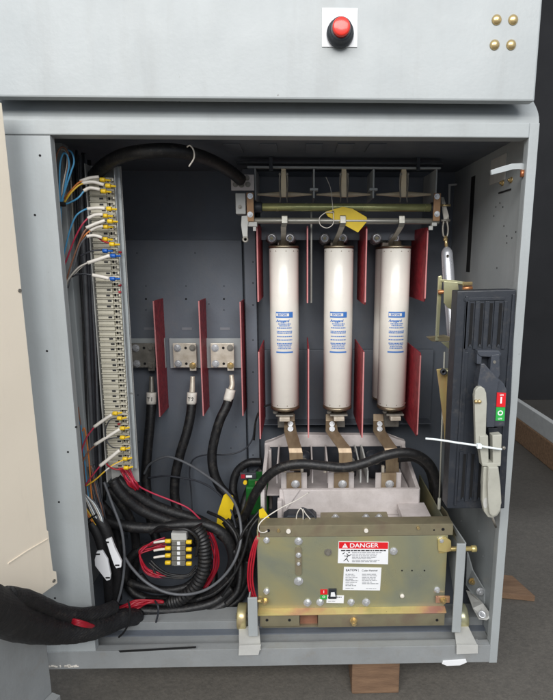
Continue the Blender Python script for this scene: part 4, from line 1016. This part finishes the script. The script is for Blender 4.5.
# bundle with two white tagged connectors
for i in range(6):
    o = i*1.5
    cable('pale stranded wire in the fan above the taped bundle', [(80+o*.5,487+o,.085),(87+o,502,.08),(94+o*1.1,517-o*.2,.075),(99+o*.6,524,.075)], .0013, ('w_white','tie','w_grey')[i%3], 'wire', 'wire', 'pale wires above the taped bundle', n=6, seg=8)
for i in range(3):
    cable('orange yellow wire under the pale ones going into the taped bundle', [(81,500+i*2.5,.08),(87,510+i*2,.078),(94,521+i*1.5,.075),(97,528,.075)], .0016, 'w_orange' if i else 'w_yellow', 'wire', 'wire', 'orange yellow wires above the taped bundle', n=6, seg=8)
cable('upper black taped bundle leading to the right white tagged connector', [(94,514,.085),(103,525,.08),(108,536,.08),(113,552,.085),(117,575,.10),(116,600,.11)], .0105, 'tape', 'taped_bundle', 'cable bundle', n=10, seg=16)
cable('lower black taped bundle leading to the left white tagged connector', [(91,522,.08),(97,532,.078),(102,546,.08),(107,566,.09),(109,590,.10),(110,610,.11)], .0105, 'tape', 'taped_bundle', 'cable bundle', n=10, seg=16)
for (pp, lab, cy) in (([(105.5,540),(111,538),(115,549),(121.5,562),(121,567.5),(116,568.5),(113.5,564),(109,550)], 'white connector tag tied on the bundle, upper right of the two', .065), ([(96.5,552),(102,551),(107.5,560),(110.5,575),(110,580),(106.5,581),(95,566),(94.5,560)], 'white connector tag tied on the bundle, lower left of the two', .062)):
    root = thing('connector_tag', lab, 'connector', P(pp[0][0], pp[0][1], cy), 'white connector tags')
    b = MB(); b.pprism(pp, cy, .006, .0012); b.build('tag_body', 'white', root)
    for j_ in (0, 5):
        b = MB(); c = P(pp[j_][0]+1.8, pp[j_][1]+(2.5 if j_ == 0 else -3), cy-.0012); b.box(c.x-.006, c.x+.003, c.y, c.y+.012, c.z-.0016, c.z+.0016, .0006); b.build('tie_band', 'hole', root)
b = MB(); b.ptube([(80,519,.075),(86,520.5,.068),(92,517,.068),(97,514,.07)], .0016, seg=8); tag(b.build('cable_tie', 'hole'), 'black tie across the fan of pale wires', 'cable tie')
# ------------------------------------------------------------------ cables on the floor of the bay
def cab_(label, pts, r=.0115, col='rubber', grp=None, **k): return cable(label, pts, r, col, 'cable', 'cable', grp, n=12, seg=18, **k)
cab_('black cable leaving the foot of the terminal strip, upper one', [(117,478,.16),(128,488,.16),(150,503,.17),(172,512,.18),(196,519,.19),(214,528,.2)], .0115)
cab_('black cable leaving the foot of the terminal strip, lower one', [(113,480,.14),(122,494,.14),(140,509,.15),(163,519,.16),(185,526,.17)], .0115)
cab_('black cable crossing level above the small terminal block', [(88,505,.17),(102,518,.16),(125,526,.15),(152,528,.15),(180,525,.15),(205,525,.15),(222,533,.15),(231,548,.15),(232,565,.15),(222,585,.15),(200,598,.15),(172,604,.15),(145,603,.15)], .0115)
cab_('black cable making the outer loop around the small terminal block', [(226,520,.22),(239,540,.2),(241,562,.19),(232,585,.18),(212,603,.17),(188,611,.16),(160,614,.15),(130,613,.14)], .0120)
cab_('black cable ring on the left of the small terminal block', [(175,545,.21),(152,545,.20),(132,556,.19),(126,575,.18),(133,592,.17),(152,600,.17),(176,599,.17)], .0105)
cab_('lowest black cable running along the sill to the taped bundle', [(248,560,.16),(243,582,.15),(228,601,.13),(205,613,.115),(175,618.5,.105),(148,620,.10),(118,620,.095)], .0100)
cab_('black cable just above the lowest one along the sill', [(232,588,.14),(214,602,.125),(190,608.5,.115),(165,611,.11),(140,610.5,.105),(118,609,.10)], .0095)
cab_('black cable passing behind the gold plate edge', [(262,470,.30),(254,480,.29),(246,498,.28),(243,515,.26),(246,545,.24),(248,575,.2)], .0105)
cab_('black cable arching behind the green transformer', [(262,462,.37),(248,463,.37),(237,472,.37),(233,488,.36),(236,508,.34),(238,530,.30)], .011)
b = MB()
cor = [(196,527,.12),(203,540,.115),(205,555,.112),(203,572,.112),(195,587,.114),(182,598,.12),(170,603,.125)]
b.ptube(cor, .0150, n=18, seg=24, r_fn=lambda i, t: 1.0 if i % 4 < 2 else .84); tag(b.build('corrugated_conduit', 'rubber'), 'black corrugated conduit curving right of the small terminal block', 'conduit')
JR = random.Random(21)
cr4 = random.Random(33)
for i, (lab, pts, r) in enumerate((
 ('black cable coiled inside the ring, passing below the red wire loop', [(140,575,.16),(150,586,.15),(168,590,.145),(186,586,.14),(200,572,.15),(204,552,.16)], .0075),
 ('black cable running straight down from the strip foot to the floor', [(108,488,.18),(122,505,.18),(134,530,.19),(136,560,.20),(130,590,.2)], .010),
 ('black cable filling the corner between gold plate and outer loop', [(246,528,.2),(252,550,.19),(250,575,.17),(240,598,.15),(220,612,.13)], .0095),
 ('thin black lead hooked over the outer loop beside the conduit', [(208,512,.2),(224,520,.16),(236,536,.14),(238,556,.13),(226,576,.12)], .0036),
 ('black cable in the lowest layer crossing to the left corner', [(214,616,.16),(180,622,.15),(150,624,.14),(120,622,.13)], .0100))):
    cab_(lab, pts, r)
for i, (lab, pts, r) in enumerate((
 ('black cable wound behind the conduit, rising to the middle terminal cable', [(196,540,.29),(206,556,.26),(214,575,.22),(206,596,.19),(186,606,.18)], .0095),
 ('black cable lying behind the white connector tags', [(96,498,.16),(110,515,.17),(118,540,.18),(119,570,.17),(118,600,.14)], .0085),
 ('black cable lying across the floor pan behind the loops', [(118,590,.24),(145,598,.25),(180,600,.26),(215,594,.26),(246,580,.26)], .012),
 ('thin black cable running from the tag towards the gold plate', [(218,535,.17),(232,548,.15),(240,565,.13),(238,590,.11),(226,604,.1)], .006),
 ('black cable dropping behind the lower tagged connector', [(86,470,.18),(96,500,.17),(103,530,.16),(106,560,.16),(112,596,.14)], .007),
 ('thin black lead looping over the small terminal block', [(150,534,.14),(160,527,.13),(175,529,.10),(188,530,.095),(198,540,.10),(196,556,.11)], .0032),
 ('black cable running level under the small terminal block', [(128,582,.15),(148,588,.14),(172,590,.135),(196,584,.14)], .0085),
 ('thin black lead wandering across the lower right of the loops', [(196,600,.10),(216,592,.10),(234,574,.11),(244,552,.12),(250,530,.13),(258,518,.14)], .0035))):
    cab_(lab, pts, r)
for i in range(3):
    o = i*3.1
    b = MB(); b.ptube([(150+cr4.uniform(-3,3),560+o*.8,.125),(158+cr4.uniform(-3,3),568+o,.12),(170,574+o*.6,.12),(186+cr4.uniform(-2,2),575+o*.4,.125),(196,566+o,.13)], .0024, n=8, seg=8)
    tag(b.build('wire', 'rubber'), 'thin dark lead tangled under the small terminal block', 'wire', 'thin dark leads under the small terminal block')
for i in range(5):
    o = i*1.5
    b = MB(); b.ptube([(88+o,466+cr4.uniform(-4,4),.12),(93+o,490,.115),(98+o+cr4.uniform(-2,2),512,.11),(101+o,530,.11),(103+o,545,.12)], .0019, n=8, seg=8)
    tag(b.build('wire', ('w_grey','w_dgrey','w_brown','w_grey','w_dgrey')[i]), 'thin dull wire dropping from the strip foot to the taped bundles', 'wire', 'thin dull wires between strip foot and taped bundles')
def rw(label, pts, r=.0016, col='w_red', grp=None):
    if grp: pts = [(x+JR.uniform(-1.3,1.3), y+JR.uniform(-1.3,1.3), Y+JR.uniform(-.006,.006)) for x, y, Y in pts]
    return cable(label, pts, r, col, 'wire', 'wire', grp, n=8, seg=8)
for i in range(9):
    o = i*1.5
    rw('red wire in the fan spreading from the foot of the terminal strip', [(119+o*.5,466+o*.25,.135),(123+o*.7,475+o*.2,.13),(127+o*.75,483+o*.1,.13),(133+o*.5,489,.14)], .0021, 'w_pink' if i%3 == 0 else 'w_red', 'red wires fanning from the foot of the strip')
rw('long pink wire running along the black cable from the strip foot', [(129,468,.125),(137,484,.13),(150,492,.145),(170,500,.155),(188,508,.16),(200,519,.165),(208,527,.18)], .0018, 'w_pink')
rr2 = random.Random(4)
for i in range(8):
    o = i*1.2
    rw('red wire looping around the left of the small terminal block', [(166,538+o*.9,.13),(152,541+o,.128),(142-o*.3+i%2,549+o*.5,.125),(139.5+o*.4,560,.122),(143+o*.6,570,.12),(154+o,577-o*.4,.12),(172+o,578-o*.3,.13)], .0015, 'w_red' if i%3 else 'w_pink', 'red wires looping round the small terminal block')
for i in range(6):
    o = i*1.7
    rw('red wire bowing right of the corrugated conduit', [(206+o*.4,530,.15),(211+o*.7,545,.15),(212+o*.9,560+o*.3,.15),(208+o*.8,575,.15),(200+o*.6,588,.15)], .0019, 'w_red' if i%2 else 'w_pink', 'red wires right of the conduit')
for i in range(7):
    rw('red wire emerging beside the big taped bundle', [(116,621-i*2.2,.085),(126,613-i*1.5,.085),(137,607-i*1.0,.09),(150,603-i*.6,.1),(163,602,.11)], .0024, 'w_red', 'red wires beside the big taped bundle')
# small terminal block with yellow crimps
tb = thing('terminal_block', 'small grey terminal block with yellow crimps lying among the cables', 'terminal block', P(178, 566, .10))
b = MB(); b.pbox(171, 533.5, 186.5, 541.5, .112, .13, .002); b.pbox(173, 540, 184, 566, .118, .13, .001); b.build('base', 'ltgrey', tb)
for k in range(5):
    b = MB(); y = 541.5+k*5; b.pbox(171.5, y, 185.5, y+4.2, .106, .1178, .001); m_ = b.build('pole', 'beige_g', tb)
    b = MB(); b.pbox(177, y+.6, 180, y+3.6, .103, .1058, .0006); b.build('screw_row', 'white', m_)
for k in range(4):
    for sx, px in ((-1,168),(1,189)):
        b = MB(); c = P(px, 541+k*7.2+(1 if sx > 0 else 0), .104); b.cyl(c-Vector((.006,0,0)), c+Vector((.006,0,0)), .0046, seg=12, bev=.001); b.build('crimp', 'ylw', tb)
for k, y in enumerate((541, 549, 556)):
    b = MB(); b.ptube([(165,y,.104),(160,y+.5,.104),(154,y+1.5,.106)], .0026, seg=10); b.build('marker_sleeve', 'sleeve', tb)
# grey thin cables
cable('thin grey cable sweeping in a big arc under the small terminal block', [(124,556,.105),(132,568,.10),(146,582,.095),(165,592,.09),(185,594.5,.09),(205,590,.09),(222,578,.095),(235,560,.10),(241,538,.12),(239,515,.15),(231,497,.2),(215,482,.24),(195,468,.28),(178,459.5,.3),(165,457,.31),(150,464,.32),(144,474,.32)], .0030, 'w_grey', n=12, seg=12)
cable('thin grey cable hanging from the strip down to the taped bundle', [(104,482,.13),(113,506,.12),(121,528,.11),(124,548,.105),(124,570,.10),(121,590,.095),(116,607,.09)], .0028, 'w_grey', n=12, seg=12)
cable('thin dark cable crossing the back panel towards the mullion', [(255,424,.38),(252,440,.38),(243,450,.38),(228,454.5,.38),(205,455,.39),(193,460,.4),(189.5,472,.4),(191,490,.4),(192,510,.39)], .0020, 'w_dgrey', n=12, seg=10)
cable('thin brown cable crossing the lower back panel', [(148,478,.33),(165,476,.32),(182,478,.31),(200,482,.29),(217,492,.26),(230,508,.22),(236,528,.18)], .0024, 'w_dgrey', n=12, seg=10)
cable('thin black cable draped beside the gold plate', [(262,508,.14),(252,520,.13),(243,533,.12),(236,552,.115),(234,575,.11),(222,596,.11)], .0030, 'rubber', n=12, seg=10)
cable('thin black cable rising to the bus strap area beside the mullion', [(272,404,.36),(262,408,.36),(256,420,.36),(254,440,.37)], .0026, 'rubber', n=12, seg=10)
# big taped loom
root = thing('taped_loom', 'fat black taped loom leaving the bay over the bottom left corner', 'cable loom', P(40, 625, -.02))
b = MB()
b.ptube([(-30,600,-.34),(-5,610,-.26),(20,622,-.17),(42,627,-.10),(65,629,-.055),(88,628,-.02),(108,623,.03),(124,618,.06),(138,617,.09)], .0285, n=14, seg=28, r_fn=lambda i, t: (1.0-.45*t*t)*(1+.012*math.sin(i*.53)+.022*((i%5)/5)))
b.build('tape_wrap', 'braid', root)
b = MB(); b.ptube([(6,596,-.25),(26,599,-.19),(42,605,-.13),(56,611,-.085),(75,615,-.05),(98,613,.0),(114,607,.04)], .0135, n=12, seg=16, r_fn=lambda i, t: 1+.02*math.sin(i*.7)); b.build('upper_leg', 'braid', root)
b = MB()
for k in range(26):
    t = k/25; p_ = P(98+t*22, 616-t*3+1.5*math.sin(k), .012+.05*t); b.tube([p_+Vector((-.004,-.004,.022)), p_+Vector((.0,-.013,.004)), p_+Vector((.003,-.008,-.016))], .0012, seg=6)
b.build('braided_wrap', 'rubber', root)
for k in range(4):
    b = MB(); b.ptube([(68+k,618.5+k*1.1,-.060),(76,620+k*1.4,-.071),(85,622.5+k*1.3,-.066),(94-k*.6,626+k*.4,-.046)], .0022, n=8, seg=8); b.build('exposed_red_wire', 'w_red', root)
b = MB(); b.ptube([(128,600,.05),(130,610,.035),(129,622,.03),(124,632,.035),(119,637,.04)], .0020, seg=8); tag(b.build('cable_tie', 'hole'), 'black tie round the loom with its tail hanging over the sill', 'cable tie')
b = MB(); b.ptube([(155,601,.09),(158,606,.07),(158,614,.068),(156,622,.075)], .0020, seg=8); tag(b.build('cable_tie', 'w_dgrey'), 'grey tie round the lowest cables near the middle of the sill', 'cable tie')
# green transformer with yellow tags
gt = thing('transformer', 'small green transformer in the dark corner left of the contactor', 'transformer', P(256, 515, .30))
b = MB(); b.pbox(246, 487, 268, 515, .235, .29, .004); b.pbox(248, 479, 268, 487.5, .245, .29, .003); b.build('body', 'greenp', gt)
b = MB(); b.pbox(255, 482, 266, 490, .229, .2345, .001); b.build('terminal_cover', 'wood', gt)
b = MB(); b.pbox(240, 473, 256, 479, .24, .248, .001); tcv = b.build('nameplate', 'w_dgrey', gt)
b = MB(); b.pbox(241, 474.5, 245, 478.5, .2388, .2396, 0); b.build('red_mark', 'w_red', tcv)
b = MB(); b.pbox(246, 475.5, 252, 477.5, .2388, .2396, 0); b.build('print', 'white', tcv)
b = MB(); c = P(245, 483, .235); b.cyl(c, c+Vector((0,.01,0)), .0045, seg=14); b.build('terminal_stud', 'ylw', gt)
b = MB(); b.pprism([(223.5,495.5),(227,493),(233,496),(234,503),(228.5,529),(216,527.5),(218,512)], .215, .0015, .0004); yo = tag(b.build('hanging_tag', 'yellow'), 'yellow tag lying among the cables left of the green transformer', 'tag')
b = MB(); b.pprism([(259,510),(263,508),(273.5,524),(272,530),(265,530),(259,516)], .095, .0015, .0004); tag(b.build('hanging_tag', 'yellow'), 'yellow tag poking up behind the corner of the gold front plate', 'tag')
# ------------------------------------------------------------------ operating mechanism on the right
mech = thing('handle_mechanism', 'black ribbed operating handle cover mounted on the right of the bay', 'handle', P(480, 508, .03))
YM = -.004
b = MB(); 
b.pprism([(457.5,291),(516,289.5),(510.8,400),(504.5,508.5),(447,508.5),(452,400)], YM, .034, .002)
b.build('cover', 'black', mech)
b = MB(); b.pprism([(464.5,298),(505.5,297),(505.3,300),(464.3,301)], YM-.002, .0018, .0005); b.build('top_ridge', 'black', mech)
def vline(px, py): # px of a vertical through (px,py at cover) at other heights
    x = P(px, py, YM).x; return x
for (px, y0, y1, w_, h_) in ((460.8,296,505,.0022,.003),(505.5,294,504,.0022,.003),(466,301,349,.0035,.003),(476,301,349,.0038,.003),(485.5,301,349,.0038,.003),(495,301,349,.0038,.003),(504,301,349,.003,.003),
        (459.5,452,501,.003,.0028),(467.5,452,501,.0032,.0028),(476,452,501,.0032,.0028),(463,352,449,.004,.0022)):
    x = P(px, (y0+y1)/2, YM).x - (0 if y1-y0 < 150 else 0)
    b = MB(); b.box(x-w_, x+w_, YM-h_, YM-.0001, P(px,y1,YM).z, P(px,y0,YM).z, .0009); b.build('rib', 'black', mech)
for (px, y0, y1) in ((471,303,346),(480.8,303,346),(490.2,303,346),(499.5,303,346),(463.6,454,499),(471.8,454,499),(480,454,499)):
    x = P(px, (y0+y1)/2, YM).x; b = MB(); b.box(x-.0027, x+.0027, YM-.0006, YM+.001, P(px,y1,YM).z, P(px,y0,YM).z, 0); sl_ = b.build('vent_slot', 'hole', mech)
    b = MB(); b.hexa([(x-.0026,YM-.0022,P(px,y1+.6,YM).z),(x+.0026,YM-.0022,P(px,y1+.6,YM).z),(x+.0026,YM-.0007,P(px,y1+.6,YM).z),(x-.0026,YM-.0007,P(px,y1+.6,YM).z),(x-.0008,YM-.0018,P(px,y1-2,YM).z),(x+.0008,YM-.0018,P(px,y1-2,YM).z),(x+.0008,YM-.0007,P(px,y1-2,YM).z),(x-.0008,YM-.0007,P(px,y1-2,YM).z)], .0002); b.build('slot_ramp', 'black', sl_)
# handle housing
Y1 = -.028
b = MB(); b.pprism([(477.5,350.5),(499,350.5),(501.5,354),(499.5,357.5),(480.5,356.5),(477.5,353.5)], -.020, .036, .0015)
b.pprism([(477,352),(482,352),(481.5,364.5),(477,364)], -.018, .034, .001)
b.pprism([(491.5,355),(499.5,354),(500,375),(497.5,380),(490,371)], -.022, .014, .0012); b.build('padlock_bracket', 'housing', mech)
b = MB(); c = P(494.5, 362, -.0222); b.cyl(c+Vector((0,-.0008,0)), c+Vector((0,.002,0)), .0028, seg=16); b.build('padlock_hole', 'steeld', mech)
b = MB(); b.pprism([(483,365),(486,365.5),(498,378),(504,383.5),(507,390),(505,426.5),(487,427),(486,396),(478.5,389),(479,378)], Y1, .040, .0022); hs = b.build('handle_housing', 'housing', mech)
b = MB(); b.pprism([(481,364),(484.5,363.5),(499.5,381),(495.5,392),(494.5,427.5),(486.5,427.5),(486,396),(477.5,387)], Y1-.006, .0058, .0018); b.build('housing_step', 'housing', hs)
b = MB()
Yl2 = Y1-.0012
b.pprism([(497,392.5),(506,393),(505.3,407),(496.3,406.7)], Yl2, .001, 0, 0); b.pprism([(496.2,407.2),(505.2,407.5),(504.4,421),(495.4,420.6)], Yl2, .001, 0, 1)
b.text('I', .0155, lambda x, y: Vector((P(501.1,400.6,Yl2).x+x, Yl2-.0002, P(501.1,400.6,Yl2).z+y)), 2, .0007)
b.text('O', .0125, lambda x, y: Vector((P(500.3,413.2,Yl2).x+x, Yl2-.0002, P(500.3,413.2,Yl2).z+y)), 2, .0004, sx=1.0)
b.text('ON', .0042, lambda x, y: Vector((P(501.7,395,Yl2).x+x, Yl2-.0002, P(501.7,395,Yl2).z+y)), 2, .0001)
b.text('OFF', .0042, lambda x, y: Vector((P(500,418.8,Yl2).x+x, Yl2-.0002, P(500,418.8,Yl2).z+y)), 2, .0001)
b.build('on_off_label', ['redl','greenl','white'], hs)
b = MB(); b.pprism([(488,428),(498,428),(497,434),(492.6,436.5),(492,462),(489.8,462),(489.5,436)], -.015, .008, .0012); b.build('latch_stem', 'black', mech)
# grey lever
YLv = -.040
b = MB(); b.pprism([(474.6,396),(475.3,390.5),(478,387.3),(481.5,386.5),(484.6,388.6),(486.4,393),(486.8,404),(486,436),(478.8,446),(475.8,446)], YLv, .010, .0018)
lv = b.build('lever_arm', 'lever', mech)
for px in (475.8, 479.2): b = MB(); b.lathe(P(px, 401.3, YLv), (0,-1,0), [(0,.0034),(.003,.0034),(.0042,.0024),(.0045,0)], 16); b.build('pivot_rivet', 'brass', lv)
b = MB(); b.pprism([(479.5,436),(488.2,435.5),(488.8,462.5),(482,464.5),(480,449)], YLv-.002, .016, .0014); b.pprism([(492.5,435.5),(502,434.5),(501,463.5),(493,463.2)], YLv-.002, .016, .0014); b.pprism([(482.2,462.8),(501,462.8),(500.6,466.3),(482.4,466.3)], YLv-.0025, .017, .0012); b.build('lever_clevis', 'lever', mech)
b = MB()
pp = [(484,466.5),(487.5,466.5),(488,482),(489.5,495),(489,504),(487,505.5),(485.3,502),(485,490)]
outl = [(483.6,466.6),(498.8,466.6),(500.4,485),(501.4,503),(500.8,511),(497.5,516),(492.5,518.3),(488,517.4),(484.2,512),(482.4,502),(482.8,485)]
b.pprism(outl, YLv, .012, .003); b.pprism([(488.3,467),(498.5,467),(500.2,485),(501.1,503),(500.4,510.5),(497,515.4),(492.8,517),(489.6,514),(488.4,503),(487.8,485)], YLv-.008, .0085, .0028); gp = b.build('lever_grip', 'lever', mech)
b = MB(); c = P(485.6, 503, YLv-.0004)
pts = [(c.x+.0042*math.cos(a_), c.y, c.z+.0105*math.sin(a_)) for a_ in [2*math.pi*k/20 for k in range(20)]]
b.prism(pts, (0,.002,0), 0); b.build('grip_recess', 'ltgrey', gp)
b = MB(); b.lathe(P(503.3, 447.5, -.035), (0,-1,0), [(0,.0035),(.003,.0035),(.005,.002)], 14); b.build('end_screw', 'steeld', mech)
b = MB(); b.cyl(P(492,516,-.03), P(496,527,-.02), .0022); b.build('pull_pin', 'steeld', mech)
b = MB(); b.ptube([(425.5,438.5,-.03),(440,440,-.036),(458,442.8,-.045),(478,445.6,-.052),(492,448,-.054),(501.5,449.2,-.048)], .0019, n=10, seg=10)
b.box(P(479,0,-.054).x*0+P(479,446,-.054).x-.004, P(479,446,-.054).x+.004, -.058, -.049, P(479,446,-.054).z-.004, P(479,446,-.054).z+.004, .001)
tag(b.build('cable_tie', 'tie'), 'long white cable tie strapped round the grey lever', 'cable tie')
# tie rod
tr = thing('tie_rod', 'silver tie rod hanging from the switch along the right wall', 'rod', P(451, 370, .2))
b = MB(); a_, e_ = P(446.5,247,.235), P(455,372,.15); d = (e_-a_); L_ = d.length
b.lathe(a_, d, [(0,.004),(.004,.008),(.010,.0115),(.016,.0125),(.05,.0128),(L_*.6,.0118),(L_,.010)], 36); b.build('sleeve', 'tube', tr)
b = MB(); b.ring(P(447.6,256,.213), .0032, .0018, (0,-1,0), .0008, 16); b.build('rivet', 'steeld', tr)
b = MB(); b.cyl(P(445.5,236,.24), P(446.6,249,.235), .0035, seg=14); b.lathe(P(445.5,238,.24), (0,0,-1), [(0,.005),(.006,.005)], 6); b.build('rod_end', 'brass', tr)
b = MB()
for o in (-2.6, 2.6): b.ptube([(445.2+o*.6,221,.245),(445.4+o,228,.242),(445.4+o*.8,235,.24),(445.5,238,.24)], .0022, seg=8)
b.cyl(P(441,220.5,.25), P(450,220.5,.25), .0028, seg=10); b.build('clevis', 'steeld', tr)
b = MB(); b.prism([P(441,197,.262), P(444,197,.262), P(449,216,.255), P(449,223,.255), P(444,223,.255)], (0,.003,0), .0006); b.build('crank', 'steeld', tr)
b = MB(); b.cyl(P(440,205.3,.26), P(450.5,205.3,.26), .0026, seg=12); b.build('pin', 'brass', tr)
# yellow chromate brackets
yb = thing('yellow_bracket', 'yellow plated bracket assembly left of the black handle cover', 'bracket', P(450, 345, .08))
b = MB(); b.pprism([(438.5,276.5),(441.5,275.5),(442.5,277),(438.8,341),(435.5,341)], .095, .005, .001); b.build('upright', 'zinc', yb)
b = MB(); b.prism([P(440,279,.095), P(461,281,.075), P(471,283,.06), P(471,285.5,.06), P(461,285.5,.075), P(440,281.5,.095)], (0,.012,0), .0008); b.build('top_arm', 'zinc', yb)
b = MB(); b.pprism([(444,281),(458,282.5),(459,293),(457.5,312.5),(448,308),(444,303)], .075, .003, .0008); b.build('gusset_plate', 'zinc', yb)
b = MB(); b.cyl(P(438,292,.09), P(450,291.5,.085), .0042, seg=16, bev=.0008); b.cyl(P(463,288.5,.055), P(472,288,.055), .0042, seg=16); b.build('cross_pin', 'copper', yb)
b = MB(); b.cyl(P(463,284,.05), P(472,283.5,.05), .0038, seg=6); b.build('bolt', 'brass', yb)
b = MB(); b.prism([P(427.5,337.5,.11), P(446,335.5,.08), P(453,338,.07), P(453.5,341,.07), P(446,341.5,.08), P(432,341.5,.11)], (0,.014,.0), .0008); b.build('lower_shelf', 'zincd', yb)
b = MB(); b.pprism([(441,342),(453.5,342),(452.5,352),(449,349)], .072, .003, .0006); b.build('lower_gusset', 'zinc', yb)
lk = thing('pink_link', 'pinkish gold link sloping down beside the black handle cover', 'link', P(446, 440, .07))
b = MB(); b.pprism([(436.8,369.5),(444,368.5),(447.2,380),(451,440),(449.5,456),(446,456),(444,425),(438.5,380)], .078, .004, .0008); b.pprism([(445.5,369),(447.5,369.5),(452.6,440),(451,447)], .07, .003, .0004); b.build('bar', 'zincp', lk)
b = MB(); b.cyl(P(444,371.5,.07), P(454,371.5,.07), .0065, seg=20, bev=.001); b.build('collar', 'zinc', lk)
b = MB(); b.ring(P(443,371.5,.066), .0062, .0028, (0,-1,0), .006, 18); b.build('bearing', 'w_dgrey', lk)
b = MB(); b.cyl(P(444.5,352,.085), P(439.2,503,.085), .0016, seg=10); b.cyl(P(439.4,498,.085), P(439,509,.085), .0034, seg=12, bev=.0006); tag(b.build('thin_rod', 'lever'), 'thin pale rod hanging straight down left of the black cover', 'rod')
# angle guide at the rear right of the contactor
b = MB(); b.prism([P(441,506,.17), P(446,512,.15), P(459,541,.06), P(459,546,.06), P(445,522,.15), P(440,514,.17)], (.003,0,0), .0005); tag(b.build('guide_rail', 'zincd'), 'dark metal guide edge running back beside the gold plate', 'rail')
# wall bits right of the switch
b = MB(); b.pprism([(448.5,184),(457,183.5),(457,185.3),(450.5,185.6),(450,205),(448.5,205)], .40, .003, .0005); tag(b.build('wall_bracket', 'ltgrey'), 'thin pale angle bracket in the dark corner right of the switch', 'bracket')
# ------------------------------------------------------------------ beyond and below the cabinet
tm = thing('timber', 'long weathered timber with a white strip lying behind the cabinet', 'timber', (0,0,0))
a_ = PZ(516, 441, 0); e_ = PZ(540, 461, 0)
d = (e_-a_).normalized(); nn = Vector((-d.y, d.x, 0)); nn = nn if nn.y > 0 else -nn
ht = (P(516,405,a_.y).z)
A0 = a_-d*1.2; A1 = e_+d*1.2
b = MB(); b.prism([A0, A1, A1+nn*.16, A0+nn*.16], (0,0,ht*.62), .006); b.build('beam', 'wood', tm)
b = MB(); q0 = a_-d*.6; q1 = e_+d*.6
b.prism([q0+nn*.004+Vector((0,0,ht*.621)), q1+nn*.004+Vector((0,0,ht*.621)), q1+nn*.03+Vector((0,0,ht*.621)), q0+nn*.03+Vector((0,0,ht*.621))], (0,0,ht*.45), .003); pn = b.build('white_board', 'ltgrey', tm)
for (px, py) in ((524,417),(524,423),(534,428)):
    pass
b = MB(); c0 = PZ(503, 595, 0); b.hexa([(c0.x-.04,c0.y-.01,0.001),(c0.x+.075,c0.y-.03,.001),(c0.x+.05,c0.y+.06,.001),(c0.x-.05,c0.y+.08,.001),(c0.x-.04,c0.y-.01,.018),(c0.x+.075,c0.y-.03,.018),(c0.x+.05,c0.y+.06,.018),(c0.x-.05,c0.y+.08,.018)], .002)
tag(b.build('plywood_scrap', 'copperwood' if False else 'ply'), 'orange brown plywood scrap on the floor right of the cabinet', 'plywood')
b = MB(); a_ = P(352, 668, .03); e_ = P(400, 668, .03); b.box(a_.x, e_.x, .03, .40, .001, ZB-.001, .004); tag(b.build('wood_block', 'ply'), 'brown wooden block propping the cabinet up under the front plate', 'wood block')
for i, (x_, y__) in enumerate(((XL+.08, .25), (XR-.14, .3))):
    b = MB(); b.box(x_, x_+.09, y__, y__+.14, .001, ZB-.0045 if i else ZB-.001, .004); tag(b.build('wood_block', 'ply'), ['dark wooden block under the rear left of the cabinet','dark wooden block under the rear right of the cabinet'][i], 'wood block')
# ------------------------------------------------------------------ light
w = bpy.data.worlds.new('World'); S.world = w; w.use_nodes = True
w.node_tree.nodes['Background'].inputs[0].default_value = (.80, .88, 1, 1); w.node_tree.nodes['Background'].inputs[1].default_value = .57
def area(loc, tgt, sx, sy, pw, col):
    l = bpy.data.lights.new('area_light', 'AREA'); l.shape = 'RECTANGLE'; l.size = sx; l.size_y = sy; l.energy = pw; l.color = col
    o = bpy.data.objects.new('area_light', l); COL.objects.link(o); o.location = loc
    o.rotation_euler = (Vector(tgt)-Vector(loc)).to_track_quat('-Z', 'Y').to_euler(); return o
area((-.3, -2.9, 2.7), (0, 0, .8), 4.4, 1.5, 188, (1, .985, .96))
S.view_settings.view_transform = 'Standard'; S.view_settings.look = 'None'
S.view_settings.exposure = 0; S.view_settings.gamma = 1
S.render.engine = 'CYCLES'
S.cycles.max_bounces = 8
